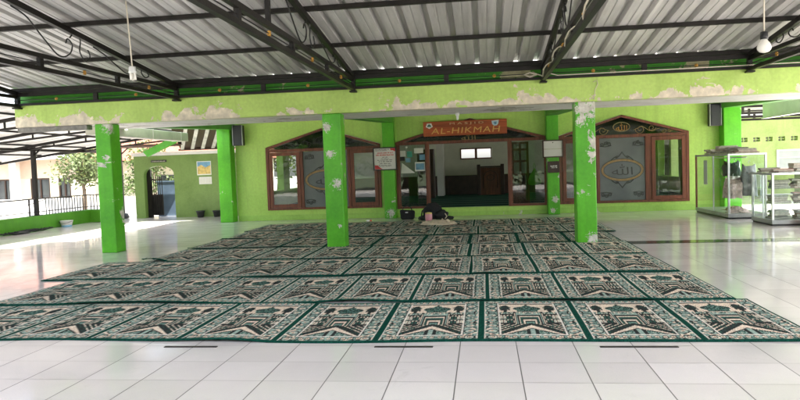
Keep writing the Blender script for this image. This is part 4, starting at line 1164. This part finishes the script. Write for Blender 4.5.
# gate wall with its arched opening
GY = 17.6
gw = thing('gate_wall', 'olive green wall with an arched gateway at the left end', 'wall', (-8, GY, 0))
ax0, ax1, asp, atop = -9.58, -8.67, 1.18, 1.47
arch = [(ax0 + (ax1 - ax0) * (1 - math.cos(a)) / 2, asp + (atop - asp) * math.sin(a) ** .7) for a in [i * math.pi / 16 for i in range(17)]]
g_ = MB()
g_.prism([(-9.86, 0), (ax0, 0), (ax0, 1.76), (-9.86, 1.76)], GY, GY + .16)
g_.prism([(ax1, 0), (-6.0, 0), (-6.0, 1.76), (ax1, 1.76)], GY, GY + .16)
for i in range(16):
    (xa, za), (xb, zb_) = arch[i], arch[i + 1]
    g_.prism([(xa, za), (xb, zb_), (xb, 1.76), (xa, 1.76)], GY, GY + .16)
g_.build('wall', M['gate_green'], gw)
MB().box(-9.9, -6.0, GY - .03, GY + .19, 1.765, 1.86).build('coping', M['white_paint'], gw)
gl = thing('iron_gate', 'black iron gate leaf swung open inside the arched gateway', 'gate', (-9.2, 17.75, 0))
gm = MB()
for k in range(7): gm.bar((-9.52 + k * .062, 17.8, .06), (-9.52 + k * .062, 17.8, 1.15 + .05 * math.sin(k * .5)), .018, .018)
for z in (.08, .62, 1.08): gm.bar((-9.52, 17.8, z), (-9.13, 17.8, z), .03, .035)
gm.build('bars', M['steel'], gl)
MB().box(-9.51, -9.13, 17.812, 17.82, .08, .66).build('kick_panel', M['steel'], gl)
MB().box(-9.60, -9.47, 17.60 + .17, 17.86, .0, 1.38).build('stile', M['steel'], gl)
bp_ = thing('blue_panel', 'plain blue door panel standing behind the arched gateway', 'door', (-8.85, 18.3, 0))
MB().box(-9.55, -8.93, 18.28, 18.33, 0, 1.0).build('board', M['blue_paint'], bp_, .008, 1)
MB().box(-9.57, -8.91, 18.26, 18.35, 1.002, 1.04).build('top_rail', M['blue_paint'], bp_)
np_ = thing('name_plate', 'small dark name plate above the arched gateway', 'sign', (-9.1, GY, 1.6))
MB().box(-9.33, -8.87, GY - .022, GY - .002, 1.575, 1.635).build('plate', M['ink'], np_)
scribble('lettering', [(-9.30, -8.90, 1.592, .026)], M['gutter'], np_, GY - .0225, rr)
po = thing('wall_calendar', 'blue and yellow picture calendar above a white sheet on the olive wall', 'poster', (-7.75, GY, .9))
MB().box(-7.98, -7.56, GY - .008, GY - .002, 1.17, 1.56).build('picture', M['paper'], po)
MB().box(-7.96, -7.58, GY - .011, GY - .0085, 1.20, 1.54).build('print', M['print_yellow'], po)
MB().prism([(-7.96, 1.40), (-7.85, 1.46), (-7.72, 1.38), (-7.58, 1.45), (-7.58, 1.54), (-7.96, 1.54)], GY - .013, GY - .0112).build('print_band', M['print_blue'], po)
MB().box(-7.93, -7.56, GY - .008, GY - .002, .915, 1.12).build('date_sheet', M['paper'], po)
scribble('date_print', [(-7.90, -7.76, .95 + k * .028, .016) for k in range(5)] + [(-7.72, -7.59, .95 + k * .028, .016) for k in range(5)], M['gutter'], po, GY - .0085, rr)
for x, lb in ((-7.86, 'dark flower pot by the olive wall, under the calendar'), (-7.38, 'dark flower pot by the olive wall, next to the wall pillar')):
    t = thing('flower_pot', lb, 'pot', (x, 17.42, 0), 'dark pots by the olive wall')
    MB().lathe([(.08, 0), (.11, .15), (.125, .15), (.125, .18), (.10, .18), (.095, .14)], (x, 17.42, .001), 18).build('pot', M['pot'], t)
# little lean-to roof behind the gate wall
gr = thing('gate_roof', 'dark boarded roof with pale gaps and a slanting green fascia by the arched gateway', 'roof', (-7.5, 16.8, 1.9))
def gz(x): return 1.80 + .42 * (x + 8.75)
MB().hexa([(-8.86, 16.30, 1.84), (-8.74, 16.30, 1.70), (-7.70, 16.30, 2.14), (-7.95, 16.30, 2.22), (-8.86, 16.36, 1.84), (-8.74, 16.36, 1.70), (-7.70, 16.36, 2.14), (-7.95, 16.36, 2.22)]).build('fascia', M['cross_green'], gr)
def slope(x0, x1, dx, za, zb, t_):
    """strip of the lean-to: low far edge on the wall, high near edge"""
    return [(x0, 17.56, za), (x1, 17.56, za), (x1 + dx, 15.75, zb), (x0 + dx, 15.75, zb), (x0, 17.56, za + t_), (x1, 17.56, za + t_), (x1 + dx, 15.75, zb + t_), (x0 + dx, 15.75, zb + t_)]
dk = MB()
for k in range(6): dk.hexa(slope(-8.42 + k * .30, -8.42 + k * .30 + .10, 1.0, 1.885, 2.42, .02))
dk.build('pale_battens', plain('pale_batten', (.62, .61, .56), .7, .25, 5), gr)
MB().hexa([(-8.42, 17.56, 1.912), (-6.07, 17.56, 1.912), (-6.07, 15.75, 2.447), (-7.80, 15.75, 2.447), (-8.42, 17.56, 1.932), (-6.07, 17.56, 1.932), (-6.07, 15.75, 2.467), (-7.80, 15.75, 2.467)]).build('sheet', M['dark_wood'], gr)  # right end widened to stop a sun streak on the gate wall
MB().bar((-8.45, 17.52, 1.895), (-6.1, 17.52, 1.895), .05, .045).build('beam', M['dark_wood'], gr)
MB().box(-10.3, -8.12, 16.7, 17.95, 2.02, 2.05).build('sun_block_sheet', plain('brown_sun_block', (.10, .045, .03), .8, .5, 9), gr)  # added to keep sun off the gate wall, coloured like roof tiles

# ------------------------------------------------------------------ neighbours beyond the left side
hs = thing('neighbour_house', 'cream bungalow with peach band and red tiled roof beyond the railing', 'house', (-17.5, 24, 0))
HY = 23.0
wins = [(-18.6, -17.75), (-17.10, -16.30), (-15.95, -15.45)]
hm = MB(); prevx = -22.0
for (a, b) in wins:
    hm.box(prevx, a, HY, HY + .2, 0, 1.25); hm.box(a, b, HY, HY + .2, 0, .30); prevx = b
hm.box(prevx, -15.1, HY, HY + .2, 0, 1.25); hm.box(-15.3, -15.1, HY + .2, 29, 0, 2.0)
hm.build('wall', M['cream'], hs)
MB().box(-22, -15.1, HY - .02, HY + .2, 1.252, 2.0).build('upper_band', M['peach'], hs)
for (a, b) in wins:
    f_ = MB().box(a, a + .06, HY + .02, HY + .12, .30, 1.25).box(b - .06, b, HY + .02, HY + .12, .30, 1.25).box(a + .06, b - .06, HY + .02, HY + .12, 1.19, 1.25).box(a + .06, b - .06, HY + .02, HY + .12, .30, .36).box((a + b) / 2 - .03, (a + b) / 2 + .03, HY + .02, HY + .12, .36, 1.19).build('window', M['dark_wood'], hs)
    MB().box(a + .06, b - .06, HY + .06, HY + .07, .36, 1.19).build('pane', M['window_dark'], f_)
for x in (-18.9, -17.4): MB().box(x - .14, x + .14, HY - .55, HY - .3, 0, 1.98).build('column', M['white_paint'], hs, .01, 1)
MB().hexa([(-22.5, 22.2, 2.02), (-14.6, 22.2, 2.02), (-14.6, 30, 2.02), (-22.5, 30, 2.02), (-22.5, 25.6, 3.6), (-16.6, 25.6, 3.6), (-16.6, 26.4, 3.6), (-22.5, 26.4, 3.6)]).build('roof', M['roof_tiles'], hs)
MB().box(-22.4, -14.7, 22.15, 22.195, 1.93, 2.08).build('fascia', M['white_paint'], hs)
h2 = thing('tiled_outbuilding', 'low building with a brown tiled roof behind the gate wall', 'house', (-11.5, 23, 0))
MB().box(-13.6, -8.5, 21.6, 26, 0, 1.72).build('wall', M['cream'], h2)
MB().hexa([(-13.9, 21.0, 1.75), (-8.2, 21.0, 1.75), (-8.2, 26.5, 1.75), (-13.9, 26.5, 1.75), (-13.2, 23.8, 3.1), (-8.9, 23.8, 3.1), (-8.9, 24.2, 3.1), (-13.2, 24.2, 3.1)]).build('roof', M['roof_tiles'], h2)
MB().box(-11.2, -10.4, 21.56, 21.60, .3, 1.2).build('window', M['window_dark'], h2)
yw = thing('yard_wall', 'long white wall across the sunlit yard behind the railing', 'wall', (-15, 20.5, 0))
MB().box(-24, -11.4, 20.4, 20.55, -.06, .50).box(-24, -11.4, 20.37, 20.58, .502, .55).build('wall', M['white_paint'], yw)

def tree(x, y, h, rad, n, mat, label, seed, trunk_h=None, leaf=.11, group=None):
    t = thing('leafy_tree', label, 'tree', (x, y, 0), group)
    rr_ = random.Random(seed); th = trunk_h or h * .45
    tb = MB(); tb.tube([(x, y, -.06), (x + .04, y, th * .5), (x - .03, y + .03, th), (x, y, h * .75)], [.10 * rad, .075 * rad, .06 * rad, .02], 8)
    tips = []
    for k in range(9):
        a = k * 2.4 + rr_.uniform(-.4, .4); L = rad * rr_.uniform(.5, .95); z0 = th * rr_.uniform(.75, 1.2); ze = min(h * .95, z0 + rr_.uniform(.15, .7) * (h - th))
        e = (x + L * math.cos(a), y + L * math.sin(a), ze)
        tb.tube([(x, y, z0), (x + L * .5 * math.cos(a), y + L * .5 * math.sin(a), (z0 + ze) / 2 + .08), e], [.04 * rad, .025 * rad, .01], 6); tips.append(e)
    tb.build('trunk', M['trunk'], t)
    tips += [(x + rr_.uniform(-.5, .5) * rad, y + rr_.uniform(-.5, .5) * rad, rr_.uniform(th, h * .95)) for _ in range(16)]
    cr_ = MB(); vs, fs = [], []
    for k in range(n):
        c = tips[k % len(tips)]; s = rad * .38
        p = Vector((c[0] + rr_.gauss(0, s * .6), c[1] + rr_.gauss(0, s * .6), c[2] + rr_.gauss(0, s * .45)))
        d = Vector((rr_.uniform(-1, 1), rr_.uniform(-1, 1), rr_.uniform(-.9, .5))).normalized(); sd_ = d.cross(Vector((rr_.uniform(-1, 1), rr_.uniform(-1, 1), rr_.uniform(-.3, 1)))).normalized()
        L = leaf * rr_.uniform(.7, 1.4); b = len(vs)
        vs += [p, p + d * L * .5 + sd_ * L * .26, p + d * L, p + d * L * .5 - sd_ * L * .26]; fs.append((b, b + 1, b + 2, b + 3))
    cr_.add(vs, fs); cr_.build('crown', mat, t)
    return t
tree(-13.0, 20.0, 2.3, .8, 2000, M['leaf_pale'], 'pale leafy young tree between the railing and the cream bungalow', 1, 1.15, .13)
tree(-11.1, 20.4, 2.2, .9, 2400, M['leaf'], 'green bushy tree seen beside the steel post near the gateway', 2, .5, .10)
tree(-15.2, 31, 5.5, 2.4, 3500, M['leaf_pale'], 'tall pale tree behind the tiled roofs', 3, 1.8, .26)
tree(-9.2, 29, 5.0, 2.2, 3000, M['leaf'], 'tall green tree behind the arched gateway', 4, 1.6, .24)
for k, (x, y, h, r_) in enumerate(((-9, -6.5, 4.2, 2.4), (-4.6, -7.5, 3.6, 2.4), (-1, -8, 4.4, 2.4), (2.4, -7.6, 3.9, 2.3), (6, -7, 3.8, 2.4), (10.5, -7.5, 4.5, 2.4), (-12.6, -3.5, 3.8, 2.2), (-15.5, -.5, 3.8, 2.2))):  # last two are added to dim a bright reflection in the left window
    tree(x, y, h, r_, 3200, M['leaf'], 'green yard tree standing behind the viewer, seen only in window reflections', 20 + k, .75, .26, 'yard trees behind the viewer')

# ------------------------------------------------------------------ right side
bw = thing('breeze_wall', 'pale green wall with a row of small square vents at the right', 'wall', (9, 21, 0))
bwm = MB(); z0, z1 = 1.585, 1.715; x = 7.72; prevx = 5.70
bwm.box(5.70, 13, 21, 21.2, 0, z0) if False else None
WX0, WX1, WZ0, WZ1 = 8.72, 9.75, .72, 1.33
bwm.box(5.70, WX0, 21, 21.2, 0, z0); bwm.box(WX1, 13, 21, 21.2, 0, z0); bwm.box(WX0, WX1, 21, 21.2, 0, WZ0); bwm.box(WX0, WX1, 21, 21.2, WZ1, z0)
bwm.box(5.70, 13, 21, 21.2, z1, 2.30)
while x < 12.5:
    bwm.box(prevx, x, 21, 21.2, z0, z1); prevx = x + .19; x += .355
bwm.box(prevx, 13, 21, 21.2, z0, z1)
bwm.build('wall', M['pale_green'], bw)
vb = MB(); x = 7.72
while x < 12.5:
    vb.box(x + .085, x + .105, 21.05, 21.1, z0, z1); vb.box(x, x + .19, 21.06, 21.09, (z0 + z1) / 2 - .01, (z0 + z1) / 2 + .01); x += .355
vb.build('vent_grilles', M['pale_green'], bw)
MB().box(5.70, 13, 21.7, 21.75, .5, 2.4).build('vent_shade_backing', M['book_dark'], bw)  # dark sheet set behind the vents in place of the room's shade
wf = MB()
wf.box(WX0, WX0 + .07, 20.97, 21.1, WZ0, WZ1).box(WX1 - .07, WX1, 20.97, 21.1, WZ0, WZ1).box(WX0 + .07, WX1 - .07, 20.97, 21.1, WZ0, WZ0 + .06).box(WX0 + .07, WX1 - .07, 20.97, 21.1, WZ1 - .06, WZ1).box(WX0 + .07, WX1 - .07, 20.98, 21.09, 1.06, 1.10)
wf = wf.build('window', M['white_paint'], bw)
MB().box(WX0 + .07, WX1 - .07, 21.03, 21.04, WZ0 + .06, WZ1 - .06).build('pane', plain('pale_window_glass', (.55, .60, .62), .1, .1, spec=.8), wf)
rg = thing('gutter_board', 'wide pale board hung under the roof edge at the right', 'gutter', (5.9, 13, 2.0))
MB().box(5.90, 5.98, 10.2, 14.85, 1.985, 2.415).build('board', plain('pale_board', (.80, .82, .77), .5, .1), rg, .006, 1)
MB().box(5.88, 6.0, 10.2, 14.87, 1.96, 1.983).build('lip', M['white_paint'], rg)
rc = thing('right_canopy', 'white sheet canopy on dark steel trusses beyond the wall pillar at the right', 'canopy', (8, 18, 2.3))
MB().hexa([(5.75, 16.2, 2.62), (13, 16.2, 2.62), (13, 21.5, 2.44), (5.75, 21.5, 2.44), (5.75, 16.2, 2.64), (13, 16.2, 2.64), (13, 21.5, 2.46), (5.75, 21.5, 2.46)]).build('roof_sheet', M['sheet_white'], rc)
for y in (17.0, 18.6, 20.2):
    MB().bar((5.75, y, 2.50), (13, y, 2.44), .05, .06).build('top_chord', M['steel'], rc)
    MB().bar((5.75, y, 2.22), (13, y, 2.20), .05, .06).build('bottom_chord', M['steel'], rc)
    wbm = MB(); xx = 6.3
    while xx < 12.6: wbm.box(xx - .025, xx + .025, y - .025, y + .025, 2.25, 2.43); xx += .75
    wbm.build('posts', M['steel'], rc)
rp_ = thing('right_bench', 'pale shelf stacked with boxes against the vented wall at the right', 'shelf', (9.0, 20.4, 0))
MB().box(7.9, 10.4, 20.2, 20.7, .60, .64).build('top', M['gutter'], rp_)
for xx in (8.0, 9.1, 10.3): MB().box(xx - .03, xx + .03, 20.25, 20.65, .0, .60).build('leg', M['alu_dark'], rp_)
